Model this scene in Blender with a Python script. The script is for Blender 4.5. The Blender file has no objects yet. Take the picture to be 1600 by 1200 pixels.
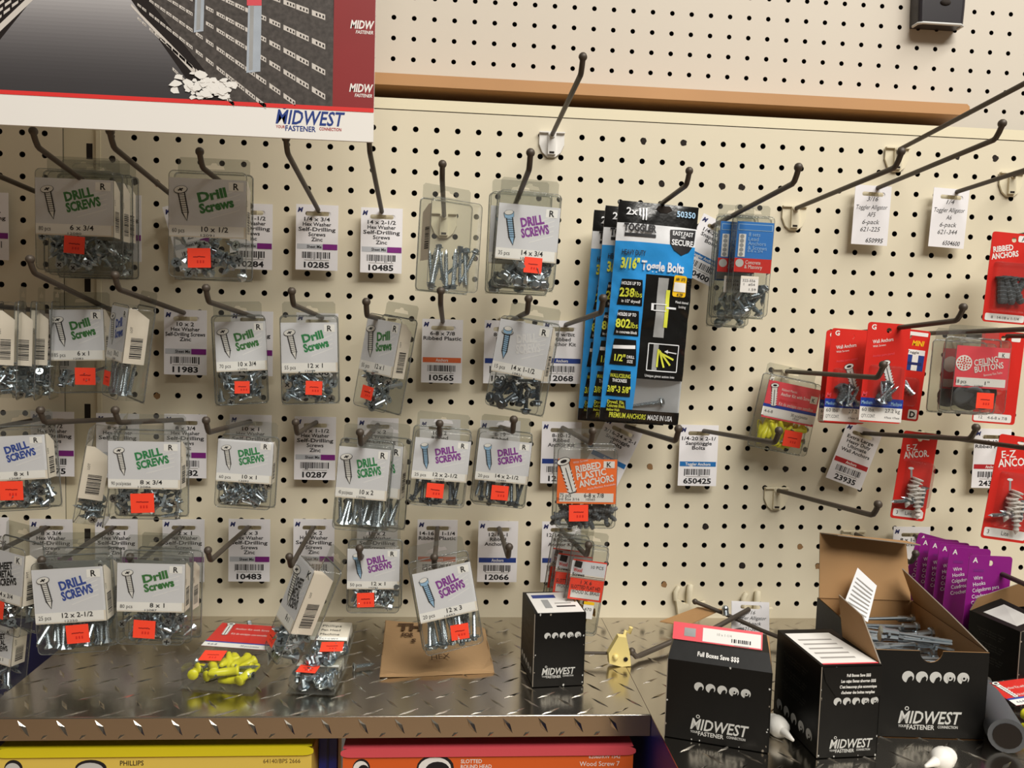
import bpy, bmesh, math, random
from mathutils import Matrix, Vector
from mathutils.geometry import tessellate_polygon
random.seed(7)
IN = 0.0254
Z0 = 1.60            # height of the top row of pegboard holes above the floor
C = bpy.context.scene.collection
SC = bpy.context.scene

# ------------------------------------------------------------------ camera
# wall frame in inches: X right, Y up, D out of the wall; D=0 is the face of the lower pegboard
F = 1250.0
CAM = (3.0263, -9.3621, 39.114)
R = ((0.99687873, 0.03027824, 0.07291109), (0.02515209, -0.99721391, 0.07022671), (0.07483430, -0.06817365, -0.99486290))
def W(p): return Vector((p[0]*IN, -p[2]*IN, Z0 + p[1]*IN))
cam = bpy.data.cameras.new('camera'); camo = bpy.data.objects.new('camera', cam); C.objects.link(camo)
cam.sensor_fit = 'HORIZONTAL'; cam.sensor_width = 36; cam.lens = 36*F/1600; cam.clip_start = 0.02; cam.clip_end = 50
def dirv(r): return Vector((r[0], -r[2], r[1]))
cx_, cy_, cz_ = dirv(R[0]), -dirv(R[1]), -dirv(R[2])
rot = Matrix((cx_, cy_, cz_)).transposed().to_4x4()
camo.matrix_world = Matrix.Translation(W(CAM)) @ rot
SC.camera = camo
def ray(px, py):
    a = ((px-800)/F, (py-600)/F, 1.0)
    return [sum(R[k][i]*a[k] for k in range(3)) for i in range(3)]
def at(px, py, d):
    r = ray(px, py); k = (d-CAM[2])/r[2]; return (CAM[0]+k*r[0], CAM[1]+k*r[1], d)
def onX(px, py, X):
    r = ray(px, py); k = (X-CAM[0])/r[0]; return (X, CAM[1]+k*r[1], CAM[2]+k*r[2])
SHY = -23.77         # shelf top
def onS(px, py, up=0.0):
    r = ray(px, py); k = (SHY+up-CAM[1])/r[1]; return (CAM[0]+k*r[0], SHY+up, CAM[2]+k*r[2])
def ppi(d): return F/(CAM[2]-d)

# ------------------------------------------------------------------ world, lights, exposure
def srgb(h):
    h = h.lstrip('#'); o = []
    for i in (0, 2, 4):
        c = int(h[i:i+2], 16)/255
        o.append(c/12.92 if c <= .04045 else ((c+.055)/1.055)**2.4)
    return (*o, 1)
w = bpy.data.worlds.new('world'); SC.world = w; w.use_nodes = True
bg = w.node_tree.nodes['Background']; bg.inputs[0].default_value = srgb('#cfc4b4'); bg.inputs[1].default_value = 0.16
def area(name, loc, target, sx, sy, power, col):
    l = bpy.data.lights.new(name, 'AREA'); l.shape = 'RECTANGLE'; l.size = sx; l.size_y = sy; l.energy = power; l.color = col
    o = bpy.data.objects.new(name, l); C.objects.link(o); o.location = loc
    o.rotation_euler = (Vector(target)-Vector(loc)).to_track_quat('-Z', 'Y').to_euler()
    return o
WARM = (1.0, 0.96, 0.885)
area('ceiling_tube', (1.45, -1.45, 3.9), (0.5, -0.2, 1.2), 3.2, 0.40, 72, WARM)
area('ceiling_tube', (1.45, -2.7, 3.9), (0.5, 0, 1.2), 3.2, 0.40, 128, WARM)
SC.view_settings.view_transform = 'Standard'; SC.view_settings.look = 'None'
SC.view_settings.gamma = 1; SC.view_settings.use_curve_mapping = False; SC.view_settings.exposure = 0.0
SC.cycles.transparent_max_bounces = 40; SC.cycles.max_bounces = 10

# ------------------------------------------------------------------ materials
M = {}
def nodes(m): m.use_nodes = True; return m.node_tree.nodes, m.node_tree.links, m.node_tree.nodes['Principled BSDF']
def mat(name, col, rough=.55, metal=0, var=.06, scale=9, bump=0, bscale=60, spec=.5, coat=0):
    m = bpy.data.materials.new(name); n, l, b = nodes(m)
    c = srgb(col); b.inputs['Roughness'].default_value = rough; b.inputs['Metallic'].default_value = metal
    b.inputs['Specular IOR Level'].default_value = spec; b.inputs['Coat Weight'].default_value = coat
    tc = n.new('ShaderNodeTexCoord'); nz = n.new('ShaderNodeTexNoise'); nz.inputs['Scale'].default_value = scale/IN/40
    nz.inputs['Detail'].default_value = 5; l.new(tc.outputs['Object'], nz.inputs['Vector'])
    mx = n.new('ShaderNodeMix'); mx.data_type = 'RGBA'
    mx.inputs['A'].default_value = tuple(x*(1-var) for x in c[:3])+(1,); mx.inputs['B'].default_value = tuple(min(1, x*(1+var)) for x in c[:3])+(1,)
    l.new(nz.outputs['Fac'], mx.inputs['Factor']); l.new(mx.outputs['Result'], b.inputs['Base Color'])
    if bump:
        n2 = n.new('ShaderNodeTexNoise'); n2.inputs['Scale'].default_value = bscale; n2.inputs['Detail'].default_value = 3
        l.new(tc.outputs['Object'], n2.inputs['Vector']); bp = n.new('ShaderNodeBump'); bp.inputs['Strength'].default_value = bump; bp.inputs['Distance'].default_value = .002
        l.new(n2.outputs['Fac'], bp.inputs['Height']); l.new(bp.outputs['Normal'], b.inputs['Normal'])
    M[name] = m; return m
def clear(name, tint, haze, hazecol, rough=.07, bump=.25, bscale=45, gl=1.0, fk=.6):
    m = bpy.data.materials.new(name); m.use_nodes = True; n = m.node_tree.nodes; l = m.node_tree.links; n.clear()
    out = n.new('ShaderNodeOutputMaterial'); tr = n.new('ShaderNodeBsdfTransparent'); tr.inputs[0].default_value = srgb(tint)
    df = n.new('ShaderNodeBsdfDiffuse'); df.inputs[0].default_value = srgb(hazecol)
    g = n.new('ShaderNodeBsdfGlossy'); g.inputs['Roughness'].default_value = rough; g.inputs[0].default_value = (gl, gl, gl, 1)
    fr = n.new('ShaderNodeFresnel'); fr.inputs['IOR'].default_value = 1.5
    tc = n.new('ShaderNodeTexCoord'); nz = n.new('ShaderNodeTexNoise'); nz.inputs['Scale'].default_value = bscale; nz.inputs['Detail'].default_value = 2
    l.new(tc.outputs['Object'], nz.inputs['Vector']); bp = n.new('ShaderNodeBump'); bp.inputs['Strength'].default_value = bump; bp.inputs['Distance'].default_value = .003
    l.new(nz.outputs['Fac'], bp.inputs['Height'])
    l.new(bp.outputs['Normal'], g.inputs['Normal']); l.new(bp.outputs['Normal'], fr.inputs['Normal'])
    a = n.new('ShaderNodeMixShader'); a.inputs[0].default_value = haze; l.new(tr.outputs[0], a.inputs[1]); l.new(df.outputs[0], a.inputs[2])
    k = n.new('ShaderNodeMath'); k.operation = 'MULTIPLY'; k.inputs[1].default_value = fk; l.new(fr.outputs[0], k.inputs[0])
    b = n.new('ShaderNodeMixShader'); l.new(k.outputs[0], b.inputs[0]); l.new(a.outputs[0], b.inputs[1]); l.new(g.outputs[0], b.inputs[2])
    l.new(b.outputs[0], out.inputs[0]); M[name] = m; return m
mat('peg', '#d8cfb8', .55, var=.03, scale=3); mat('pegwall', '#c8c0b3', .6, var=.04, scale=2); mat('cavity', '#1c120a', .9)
mat('cap', '#e0d7bb', .5, var=.03, scale=3); mat('wood', '#b98a5a', .6, var=.16, scale=5); mat('post', '#d6ccb0', .45, var=.03)
mat('hook', '#4c433a', .5, metal=.25, var=.15, scale=30); mat('plate', '#ded5bb', .45, var=.05); mat('plate_clear', '#e6e4e0', .25, var=.05)
mat('white', '#eceae6', .5, var=.02); mat('paper', '#e9e7ea', .6, var=.02); mat('cream', '#ebe2d3', .6, var=.04); mat('strip', '#fbfaf7', .5, var=.02)
mat('grey', '#e2e3e8', .42, var=.05, scale=4); mat('grey_line', '#f0f0f2', .42); mat('black', '#15130f', .5, var=.2); mat('ink', '#17151a', .6); mat('navy', '#1d2560', .5)
mat('green', '#2f8f55', .5); mat('green_dk', '#3b7d3f', .5); mat('blue', '#3450a4', .5); mat('purple', '#8f3fa0', .5); mat('violet', '#7a1f7c', .5); mat('card_purple', '#8a1a80', .4, var=.08)
mat('orange', '#ff7a34', .45); mat('sticker', '#ff4a30', .45, var=.04); mat('sticker_ink', '#8e1512', .6); mat('pale_ink', '#a09c98', .6)
mat('red', '#d42a22', .38, var=.05); mat('red_soft', '#e9505c', .4, var=.05); mat('cobalt', '#1f3fa0', .4); mat('band_blue', '#1c6cb0', .5); mat('band_navy', '#1f3a85', .5); mat('band_grey', '#b9bcc2', .5); mat('band_orange', '#dc6a3c', .5); mat('band_red', '#b02229', .5)
mat('yellow', '#f2c21c', .4); mat('yel', '#d6d22c', .4, var=.08); mat('lime', '#dbe04a', .4); mat('bag_blue', '#2f93dc', .22, var=.05, bump=.25, bscale=70, coat=.4); mat('bag_black', '#121212', .2, var=.2, bump=.3, bscale=70, coat=.4); mat('bag_white', '#e4e6ea', .25, bump=.2, bscale=70, coat=.3)
mat('lead_blue', '#2f7fd0', .4); mat('sky', '#9fc6e6', .4); mat('concrete', '#9b9c9c', .6, var=.3, scale=60)
mat('zinc', '#b9c3ca', .3, metal=1, var=.12, scale=60); mat('dark_zinc', '#7f8890', .32, metal=1, var=.15, scale=60); mat('brass', '#a8873f', .35, metal=1); mat('anchor_grey', '#5a5e62', .5); mat('anchor_white', '#e8e2dc', .45); mat('recess', '#202124', .5, metal=.6)
mat('carton', '#0b0a09', .5, var=.25, spec=.3, scale=8, bump=.06, bscale=90); mat('carton_edge', '#8b8276', .8); mat('kraft', '#a98256', .7, var=.08, scale=14); mat('kraft_dk', '#8c6a44', .7, var=.08); mat('bagpaper', '#b08e66', .75, var=.08, scale=10, bump=.3, bscale=50); mat('bag_ink', '#4a3018', .7)
mat('silver', '#c9c9c6', .4, var=.04); mat('ghost', '#4a4844', .5); mat('box_yellow', '#e3c558', .5, var=.05); mat('lid_yellow', '#dccb1e', .42, var=.05); mat('box_orange', '#d95f22', .5, var=.05); mat('lid_red', '#d6505a', .42, var=.06)
mat('steel_blue', '#1b2a8c', .4, var=.1); mat('steel_navy', '#16205a', .5, var=.1); mat('floor', '#a88c70', .5, var=.1); mat('tip_white', '#f0ede6', .45); mat('tube_grey', '#54565a', .55); mat('plug_yellow', '#ead68c', .45); mat('device', '#2a272b', .3, var=.1)
mat('sign_red', '#e03a38', .4); mat('sign_wine', '#8d2f31', .4, var=.12, scale=14); mat('sign_dark', '#201a19', .4, var=.3, scale=60); mat('sign_goods', '#4b4643', .4, var=.85, scale=240); mat('sign_fix', '#cfc9c2', .4, var=.1); mat('sign_clear', '#a9b2bd', .35, var=.25, scale=50); mat('barn', '#6b1d20', .4)
for i in range(32):
    g = int(64+(222-64)*(i/31)**1.7); mat('floor_print_%d' % i, '#%02x%02x%02x' % (g+2, g, g+2), .35, var=.03)
clear('shell', '#fcfdfc', .02, '#c4c4c0', fk=.32); clear('sheet', '#dcdeda', .10, '#b8b6b0', bump=.1); clear('shell_edge', '#d8dbda', .16, '#c9cac8', fk=1.3); clear('bubble', '#f6f8f8', .03, '#b8b8b6', fk=.35); clear('bagclear', '#eceeee', .10, '#c9c6c2', bump=.6)
# diamond plate steel: brushed, faintly scratched
m = mat('plate_steel', '#c8c1b5', .14, metal=1, var=.10, scale=4); n, l, b = nodes(m)
tc = n.new('ShaderNodeTexCoord'); nz = n.new('ShaderNodeTexNoise'); nz.inputs['Scale'].default_value = 14; nz.inputs['Detail'].default_value = 6; l.new(tc.outputs['Object'], nz.inputs['Vector'])
mr = n.new('ShaderNodeMapRange'); mr.inputs['To Min'].default_value = .12; mr.inputs['To Max'].default_value = .26; l.new(nz.outputs['Fac'], mr.inputs['Value']); l.new(mr.outputs[0], b.inputs['Roughness'])

# ------------------------------------------------------------------ mesh builder (inches; x right, y into the wall, z up)
TEXT = {}
def text_mesh(s, bold, shear):
    k = (s, bold, shear)
    if k not in TEXT:
        cu = bpy.data.curves.new('t', 'FONT'); cu.body = s; cu.size = 1; cu.offset = bold; cu.shear = shear; cu.resolution_u = 2; cu.fill_mode = 'FRONT'
        o = bpy.data.objects.new('t', cu); C.objects.link(o); bpy.context.view_layer.update()
        me = bpy.data.meshes.new_from_object(o.evaluated_get(bpy.context.evaluated_depsgraph_get()))
        vs = [(v.co.x, v.co.y) for v in me.vertices]; fs = [tuple(p.vertices) for p in me.polygons]
        bpy.data.objects.remove(o); bpy.data.curves.remove(cu); bpy.data.meshes.remove(me)
        if vs:
            x0 = min(v[0] for v in vs); x1 = max(v[0] for v in vs)
        else: x0 = x1 = 0
        TEXT[k] = (vs, fs, x0, x1)
    return TEXT[k]
CAPH = 0.70
class MB:
    def __init__(s): s.v = []; s.f = []; s.mi = []; s.mats = []; s.sm = []; s.T = Matrix.Identity(4)
    def m(s, name):
        if name not in s.mats: s.mats.append(name)
        return s.mats.index(name)
    def add(s, vs, fs, mt, smooth=False):
        o = len(s.v); T = s.T; s.v += [tuple(T @ Vector(v)) for v in vs]; k = s.m(mt)
        for f in fs: s.f.append(tuple(i+o for i in f)); s.mi.append(k); s.sm.append(smooth)
    def poly(s, pts, y, mt): s.add([(p[0], y, p[1]) for p in pts], [tuple(range(len(pts)))], mt)
    def rect(s, x0, z0, x1, z1, y, mt): s.poly([(x0, z0), (x1, z0), (x1, z1), (x0, z1)], y, mt)
    def rrect(s, x0, z0, x1, z1, r, y, mt): s.poly(rr(x0, z0, x1, z1, r), y, mt)
    def disk(s, x, z, r, y, mt, rz=None, n=14):
        s.poly([(x+r*math.cos(2*math.pi*i/n), z+(rz or r)*math.sin(2*math.pi*i/n)) for i in range(n)], y, mt)
    def line(s, a, b, wd, y, mt):
        d = Vector(b)-Vector(a); d = d.normalized()*wd/2; nx, nz = -d.y, d.x
        s.poly([(a[0]-nx, a[1]-nz), (b[0]-nx, b[1]-nz), (b[0]+nx, b[1]+nz), (a[0]+nx, a[1]+nz)], y, mt)
    def text(s, t, x, z, h, y, mt, w=None, al='c', bold=.012, shear=0, rot=0):
        vs, fs, x0, x1 = text_mesh(t, bold, shear)
        if not vs: return
        sc = h/CAPH; sx = sc
        if w: sx = w/(x1-x0)
        ox = {'c': -(x0+x1)/2, 'l': -x0, 'r': -x1}[al]
        ca, sa = math.cos(rot), math.sin(rot); P = []
        for a, b in vs:
            a = (a+ox)*sx; b = b*sc; P.append((x+a*ca-b*sa, y, z+a*sa+b*ca))
        s.add(P, fs, mt)
    def holed(s, outer, holes, y, mt):
        loops = [[Vector((p[0], p[1], 0)) for p in outer]]+[[Vector((p[0], p[1], 0)) for p in h] for h in holes]
        pts = [p for l in loops for p in l]; tr = tessellate_polygon(loops)
        s.add([(p.x, y, p.y) for p in pts], [tuple(t) for t in tr], mt)
    def box(s, x0, x1, y0, y1, z0, z1, mt, faces=None):
        v = [(x, y, z) for x in (x0, x1) for y in (y0, y1) for z in (z0, z1)]
        fs = {'l': (0, 1, 3, 2), 'r': (4, 6, 7, 5), 'f': (0, 4, 5, 1), 'b': (2, 3, 7, 6), 'd': (0, 2, 6, 4), 'u': (1, 5, 7, 3)}
        s.add(v, [fs[k] for k in (faces or 'lrfbdu')], mt)
    def loft(s, loops, mt, cap0=False, cap1=False, smooth=False):
        n = len(loops[0]); vs = [p for L in loops for p in L]; fs = []
        for j in range(len(loops)-1):
            for i in range(n): fs.append((j*n+i, j*n+(i+1) % n, (j+1)*n+(i+1) % n, (j+1)*n+i))
        s.add(vs, fs, mt, smooth)
        if cap0: s.add(list(reversed(loops[0])), [tuple(range(n))], mt)
        if cap1: s.add(loops[-1], [tuple(range(n))], mt)
    def tube(s, path, rad, mt, seg=10, smooth=True):
        path = [Vector(p) for p in path]; rad = rad if isinstance(rad, (list, tuple)) else [rad]*len(path); L = []
        up = None
        for i, p in enumerate(path):
            t = (path[min(i+1, len(path)-1)]-path[max(i-1, 0)]).normalized()
            if up is None: up = t.orthogonal().normalized()
            up = (up-t*up.dot(t)).normalized(); sd = t.cross(up)
            L.append([tuple(p+(up*math.cos(a)+sd*math.sin(a))*rad[i]) for a in [2*math.pi*k/seg for k in range(seg)]])
        s.loft(L, mt, True, True, smooth)
    def ball(s, c, r, mt, seg=10):
        c = Vector(c); L = []
        for i in range(1, 7):
            a = math.pi*i/7; L.append([tuple(c+Vector((r*math.sin(a)*math.cos(b), r*math.sin(a)*math.sin(b), -r*math.cos(a)))) for b in [2*math.pi*k/seg for k in range(seg)]])
        s.loft(L, mt, True, True, True)
    def lathe(s, prof, mt, seg=12, smooth=True, caps=True):
        s.loft([[(r*math.cos(2*math.pi*k/seg), r*math.sin(2*math.pi*k/seg), z) for k in range(seg)] for r, z in prof], mt, caps, caps, smooth)
    def quad3(s, a, b, c, d, mt): s.add([a, b, c, d], [(0, 1, 2, 3)], mt)
    def bend(s, L, fn):
        bm = s.bm()
        bmesh.ops.triangulate(bm, faces=bm.faces[:])
        for _ in range(5):
            e = [x for x in bm.edges if x.calc_length() > L]
            if not e: break
            bmesh.ops.subdivide_edges(bm, edges=e, cuts=1); bmesh.ops.triangulate(bm, faces=[f for f in bm.faces if len(f.verts) > 3])
        for v in bm.verts: v.co = fn(v.co)
        bm.verts.index_update(); s.v = [tuple(v.co) for v in bm.verts]; s.f = [tuple(v.index for v in f.verts) for f in bm.faces]
        s.mi = [f.material_index for f in bm.faces]; s.sm = [True]*len(s.f); bm.free()
    def bm(s):
        me = s.mesh('tmp', 1); b = bmesh.new(); b.from_mesh(me); bpy.data.meshes.remove(me); return b
    def mesh(s, name, sc=IN):
        me = bpy.data.meshes.new(name); me.from_pydata([(a*sc, b*sc, c*sc) for a, b, c in s.v], [], s.f)
        for k in s.mats: me.materials.append(M[k])
        me.polygons.foreach_set('material_index', s.mi); me.polygons.foreach_set('use_smooth', s.sm); me.update(); return me
    def build(s, name, parent=None, mw=None):
        o = bpy.data.objects.new(name, s.mesh(name)); C.objects.link(o)
        if parent: o.parent = parent
        if mw is not None: o.matrix_world = mw
        return o
def rr(x0, z0, x1, z1, r, n=4):
    P = []
    for cx, cz, a0 in ((x1-r, z0+r, -90), (x1-r, z1-r, 0), (x0+r, z1-r, 90), (x0+r, z0+r, 180)):
        for i in range(n+1):
            a = math.radians(a0+90*i/n); P.append((cx+r*math.cos(a), cz+r*math.sin(a)))
    return P
GROUPS = {'hook': 'brown peg hooks on the pegboard', 'tag': 'white hang tags on the hooks', 'screw pack': 'clear packs of screws', 'anchor pack': 'packs of anchors', 'anchor card': 'red anchor cards on hooks', 'hanger card': 'purple hanger cards', 'button pack': 'ceiling button packs'}
def tag_props(o, label, cat, group=None):
    group = group or GROUPS.get(cat)
    o['label'] = label; o['category'] = cat
    if group: o['group'] = group
    return o
def thing(name, label, cat, mw, group=None):
    o = bpy.data.objects.new(name, None); C.objects.link(o); o.empty_display_size = .02; o.matrix_world = mw
    return tag_props(o, label, cat, group)
def struct(mb, name, mw=None):
    o = mb.build(name, None, mw); o['kind'] = 'structure'; return o
def place(p, roll=0, yaw=0, pitch=0):
    return Matrix.Translation(W(p)) @ Matrix.Rotation(math.radians(roll), 4, 'Y') @ Matrix.Rotation(math.radians(yaw), 4, 'Z') @ Matrix.Rotation(math.radians(pitch), 4, 'X')
def copy_part(o, parent, ml):
    c = o.copy(); C.objects.link(c); c.parent = parent; c.matrix_local = ml; return c
ORIGIN = Matrix.Translation((0, 0, Z0))
def WX(X, Y, D): return (X, -D, Y)   # wall frame -> builder frame of a mesh placed at ORIGIN

# ------------------------------------------------------------------ the setting
def peg_cells(mb, cols, rows, mt, y=0, r=.135, ox=0, oz=0, th=.2, skip=()):
    ang = [math.pi*(2*k)/16 for k in range(16)]
    for c in cols:
        for q in rows:
            X, Z = c+ox, q+oz
            sq = []
            for a in ang:
                k = .5/max(abs(math.cos(a)), abs(math.sin(a))); sq.append((X+k*math.cos(a), y, Z+k*math.sin(a)))
            if (c, q) in skip: mb.add(sq, [tuple(range(16))], mt); continue
            hi = [(X+r*math.cos(a), y, Z+r*math.sin(a)) for a in ang]; bk = [(p[0], y+th, p[2]) for p in hi]
            fs = []
            for i in range(16):
                j = (i+1) % 16
                fs.append((i, j, 16+j, 16+i))
            mb.add(sq+hi, fs, mt); mb.add(hi+bk, [(i, (i+1) % 16, 16+(i+1) % 16, 16+i) for i in range(16)], 'cavity')  # hole sides coloured dark, carrying the shade inside the holes
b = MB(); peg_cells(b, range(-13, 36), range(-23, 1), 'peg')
b.rect(-13.5, -23.8, 35.5, -23.5, 0, 'peg'); b.rect(-13.5, .5, 35.5, .86, 0, 'peg')
rq = random.Random(11)
for px, py in ((1004, 219), (1067, 219), (1031, 285), (1125, 290), (1157, 292), (207, 282), (242, 285), (173, 247), (1496, 245), (1555, 246), (1292, 720), (1224, 732), (1245, 856), (1290, 874), (1157, 879), (1098, 820), (243, 618), (1035, 910), (1010, 725)):
    p = at(px, py, 0); q = (round(p[0]), round(p[1])); nn = 11                      # torn hole edges
    b.poly([(q[0]+r_*math.cos(6.283*i/nn)+.03, q[1]+r_*math.sin(6.283*i/nn)-.04) for i, r_ in enumerate(rq.uniform(.12, .19) for _ in range(nn))], -.004, 'cavity' if rq.random() < .6 else 'kraft_dk')
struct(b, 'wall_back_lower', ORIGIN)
b = MB(); peg_cells(b, range(-34, -15), range(-23, 1), 'peg'); b.rect(-34.5, -23.8, -15.5, -23.5, 0, 'peg'); b.rect(-15.5, -23.8, -15.2, .86, 0, 'peg'); b.rect(-34.5, .5, -15.2, .86, 0, 'peg')
struct(b, 'wall_back_left', ORIGIN)
b = MB(); b.rect(-34.5, -23.8, 35.5, 1.5, .45, 'cavity'); b.rect(-34.5, -23.9, 35.5, -23.75, .2, 'cavity'); struct(b, 'wall_shade_sheet', ORIGIN)  # added dark sheet behind the holes, standing in for the shade there
u0 = at(615.5, 27, -2.0); u1 = at(1435, 101.7, -2.0)
b = MB(); ox = u0[0]-round(u0[0]); oz = u0[1]-round(u0[1])
peg_cells(b, range(-30, 40), range(3, 16), 'pegwall', y=2.0, r=.12, ox=ox, oz=oz); b.rect(-30.5, -1, 39.5, 2.5+oz, 2.0, 'pegwall'); b.rect(-30.5, -1, 39.5, 16, 2.4, 'cavity')  # last rect: dark sheet giving these holes their shade
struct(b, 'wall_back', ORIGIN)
b = MB(); b.box(-34.5, 35.5, -.02, .7, .90, at(1000, 173, 0)[1], 'cap'); struct(b, 'trim_1', ORIGIN)                  # cap rail of the lower panel
b = MB(); b.box(-15.2, -13.5, .06, .3, -23.8, .86, 'post'); b.box(-13.7, -13.5, -.05, .06, -23.8, .86, 'post')
for py in (236, 444, 643, 795, 838):
    p = at(139 if py < 300 else 136, py, 0); b.rect(p[0]-.14, p[1]-.36, p[0]+.14, p[1]+.36, .055, 'cavity')
struct(b, 'trim_2', ORIGIN)                                                                           # slotted upright
b = MB(); z1 = at(1000, 135, .15)[1]; z0 = at(1000, 153, .15)[1]; xe = at(1520, 170, .15)[0]
b.loft([[(-20, -.15, z0), (-20, 1.98, z0), (-20, 1.98, z1), (-20, -.15, z1)], [(xe-.3, -.15, z0), (xe-.3, 1.98, z0), (xe-.3, 1.98, z1), (xe-.3, -.15, z1)], [(xe, .1, z0+.05), (xe, 1.98, z0), (xe, 1.98, z1), (xe, .1, z1-.05)]], 'wood', True, True)
struct(b, 'trim_3', ORIGIN)                                                                           # wooden batten
b = MB(); b.quad3((-200, -300, -Z0/IN), (200, -300, -Z0/IN), (200, 3, -Z0/IN), (-200, 3, -Z0/IN), 'floor'); struct(b, 'floor', ORIGIN)
# ------------------------------------------------------------------ shelves
def lozenge(mb, c, ax, nrm, L, wd, h, mt):
    c = Vector(c); ax = Vector(ax).normalized(); n = Vector(nrm); sd = n.cross(ax)
    A = c+ax*L/2; B = c-ax*L/2; P = c+sd*wd/2; Q = c-sd*wd/2
    t1 = c+ax*L*.26+n*h; t0 = c-ax*L*.26+n*h
    mb.add([A, P, B, Q, t1, t0], [(0, 1, 4), (1, 5, 4), (1, 2, 5), (2, 3, 5), (3, 4, 5), (3, 0, 4)], mt)
def treads(mb, x0, x1, d0, d1, sp=1.34):
    j = 0; d = d0
    while d < d1:
        x = x0+(sp/2 if j % 2 else 0)
        while x < x1:
            a = 55 if j % 2 else -35
            a = math.radians(a)
            lozenge(mb, WX(x, SHY-Z_OFF, d), (math.cos(a), -math.sin(a), 0), (0, 0, 1), .95, .15, .03, 'plate_steel'); x += sp
        d += sp/2; j += 1
Z_OFF = 0.0
XS, XL = 10.86, -13.62
t = thing('metal_shelf', 'diamond plate steel shelf on the left with a patterned front lip', 'shelf', ORIGIN)
b = MB(); b.box(XL, XS-.02, -10.2, .1, SHY-.05, SHY, 'plate_steel'); treads(b, XL+.6, XS-.4, .5, 9.9); b.build('shelf_top', t)
b = MB(); b.box(XL, XS-.02, -10.26, -10.2, SHY-.80, SHY-.005, 'plate_steel'); b.tube([(XL, -10.2, SHY-.03), (XS-.02, -10.2, SHY-.03)], .06, 'plate_steel', 8)
x = XL+.35
while x < XS-.4:
    lozenge(b, (x, -10.26, SHY-.36), (.55, 0, -.83), (0, -1, 0), .72, .22, .06, 'plate_steel')
    lozenge(b, (x-.62, -10.26, SHY-.68), (.75, 0, .5), (0, -1, 0), .3, .14, .05, 'plate_steel'); x += 1.335
b.build('front_lip', t)
b = MB(); b.box(XL, XL+.08, -10, 0, SHY-2.2, SHY-.06, 'steel_blue'); b.build('side_bracket', t)
t = thing('metal_shelf', 'deeper diamond plate steel shelf carrying the group of black cartons', 'shelf', ORIGIN)
b = MB(); b.box(XS+.0, 35, -17, .1, SHY-.05, SHY, 'plate_steel'); treads(b, XS+.7, 34.5, .6, 16.8); b.build('shelf_top', t)
b = MB(); b.box(XS+.004, XS+.1, -17, 0, SHY-6.5, SHY-.055, 'steel_blue'); b.build('side_panel', t)
b = MB(); b.box(-34, XL-.2, -.6, -.1, -40, SHY-.1, 'steel_navy'); o = b.build('base_panel', None, ORIGIN)
tag_props(o, 'dark navy steel back panel below the pegboard, left of the left shelf', 'panel')
b = MB(); px0 = at(496, 1180, 9.0)[0]; px1 = at(524, 1180, 9.0)[0]
b.box(px0, px1, -8.6, -8.2, -40, SHY-1.0, 'steel_blue'); b.box((px0+px1)/2-.04, (px0+px1)/2+.04, -8.64, -8.6, -40, SHY-1.0, 'steel_navy'); o = b.build('shelf_upright', None, ORIGIN)
tag_props(o, 'blue steel upright between the yellow box and the orange box under the shelf', 'upright')
# boxes on the shelf below
def drawer_box(x0p, x1p, ytop, body, lid, label, draw, lidname):
    d = 10.0; k = ppi(d); a = at(x0p, ytop, d); c = at(x1p, ytop, d); wd = c[0]-a[0]
    t = thing('screw_box', label, 'box', place(((a[0]+c[0])/2, a[1], d)))
    b = MB(); b.box(-wd/2, wd/2, 0, 8.5, -6, -.3, body); draw(b, wd, k); b.build('carton', t)
    b = MB(); P = [(-wd/2-.05, -.02), (wd/2+.05, -.02)]; Q = rr(-wd/2-.08, -.5, wd/2+.08, .5, .38)
    L0 = [(p[0], -.06, p[1]*.34-.2) for p in Q if 1]; L1 = [(p[0]*.985, .02, p[1]*.34-.2) for p in Q]
    b.loft([L0, L1], lid, True, True); b.quad3((-wd/2, .0, -.05), (wd/2, .0, -.05), (wd/2, 8.5, -.05), (-wd/2, 8.5, -.05), lid); b.build('lid', t); return t
def dy(b, wd, k):
    f = lambda px, py: ((px-242)/k, (1168-py)/k)
    p = f(186, 1199); b.text('PHILLIPS', p[0], p[1], 8/k, -.004, 'ink', w=36/k, al='l')
    p = f(406, 1197.5); b.text('64140/BPS 2666', p[0], p[1], 7/k, -.004, 'bag_ink', w=58/k, al='l', bold=0)
    for c, rx, ry in ((26, 14, 15), (142, 24, 14)):
        p = f(c, 1203); b.disk(p[0], p[1], rx/k, -.003, 'ink', ry/k, 20); b.disk(p[0]-.03, p[1]-.06, rx*.86/k, -.006, 'silver', ry*.84/k, 20); b.disk(p[0]-.03, p[1]-.14, rx*.45/k, -.009, 'ink', ry*.4/k, 16)
drawer_box(-4, 487, 1168, 'box_yellow', 'lid_yellow', 'yellow screw box with a yellow lid flap under the left shelf', dy, 'yellow')
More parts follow.
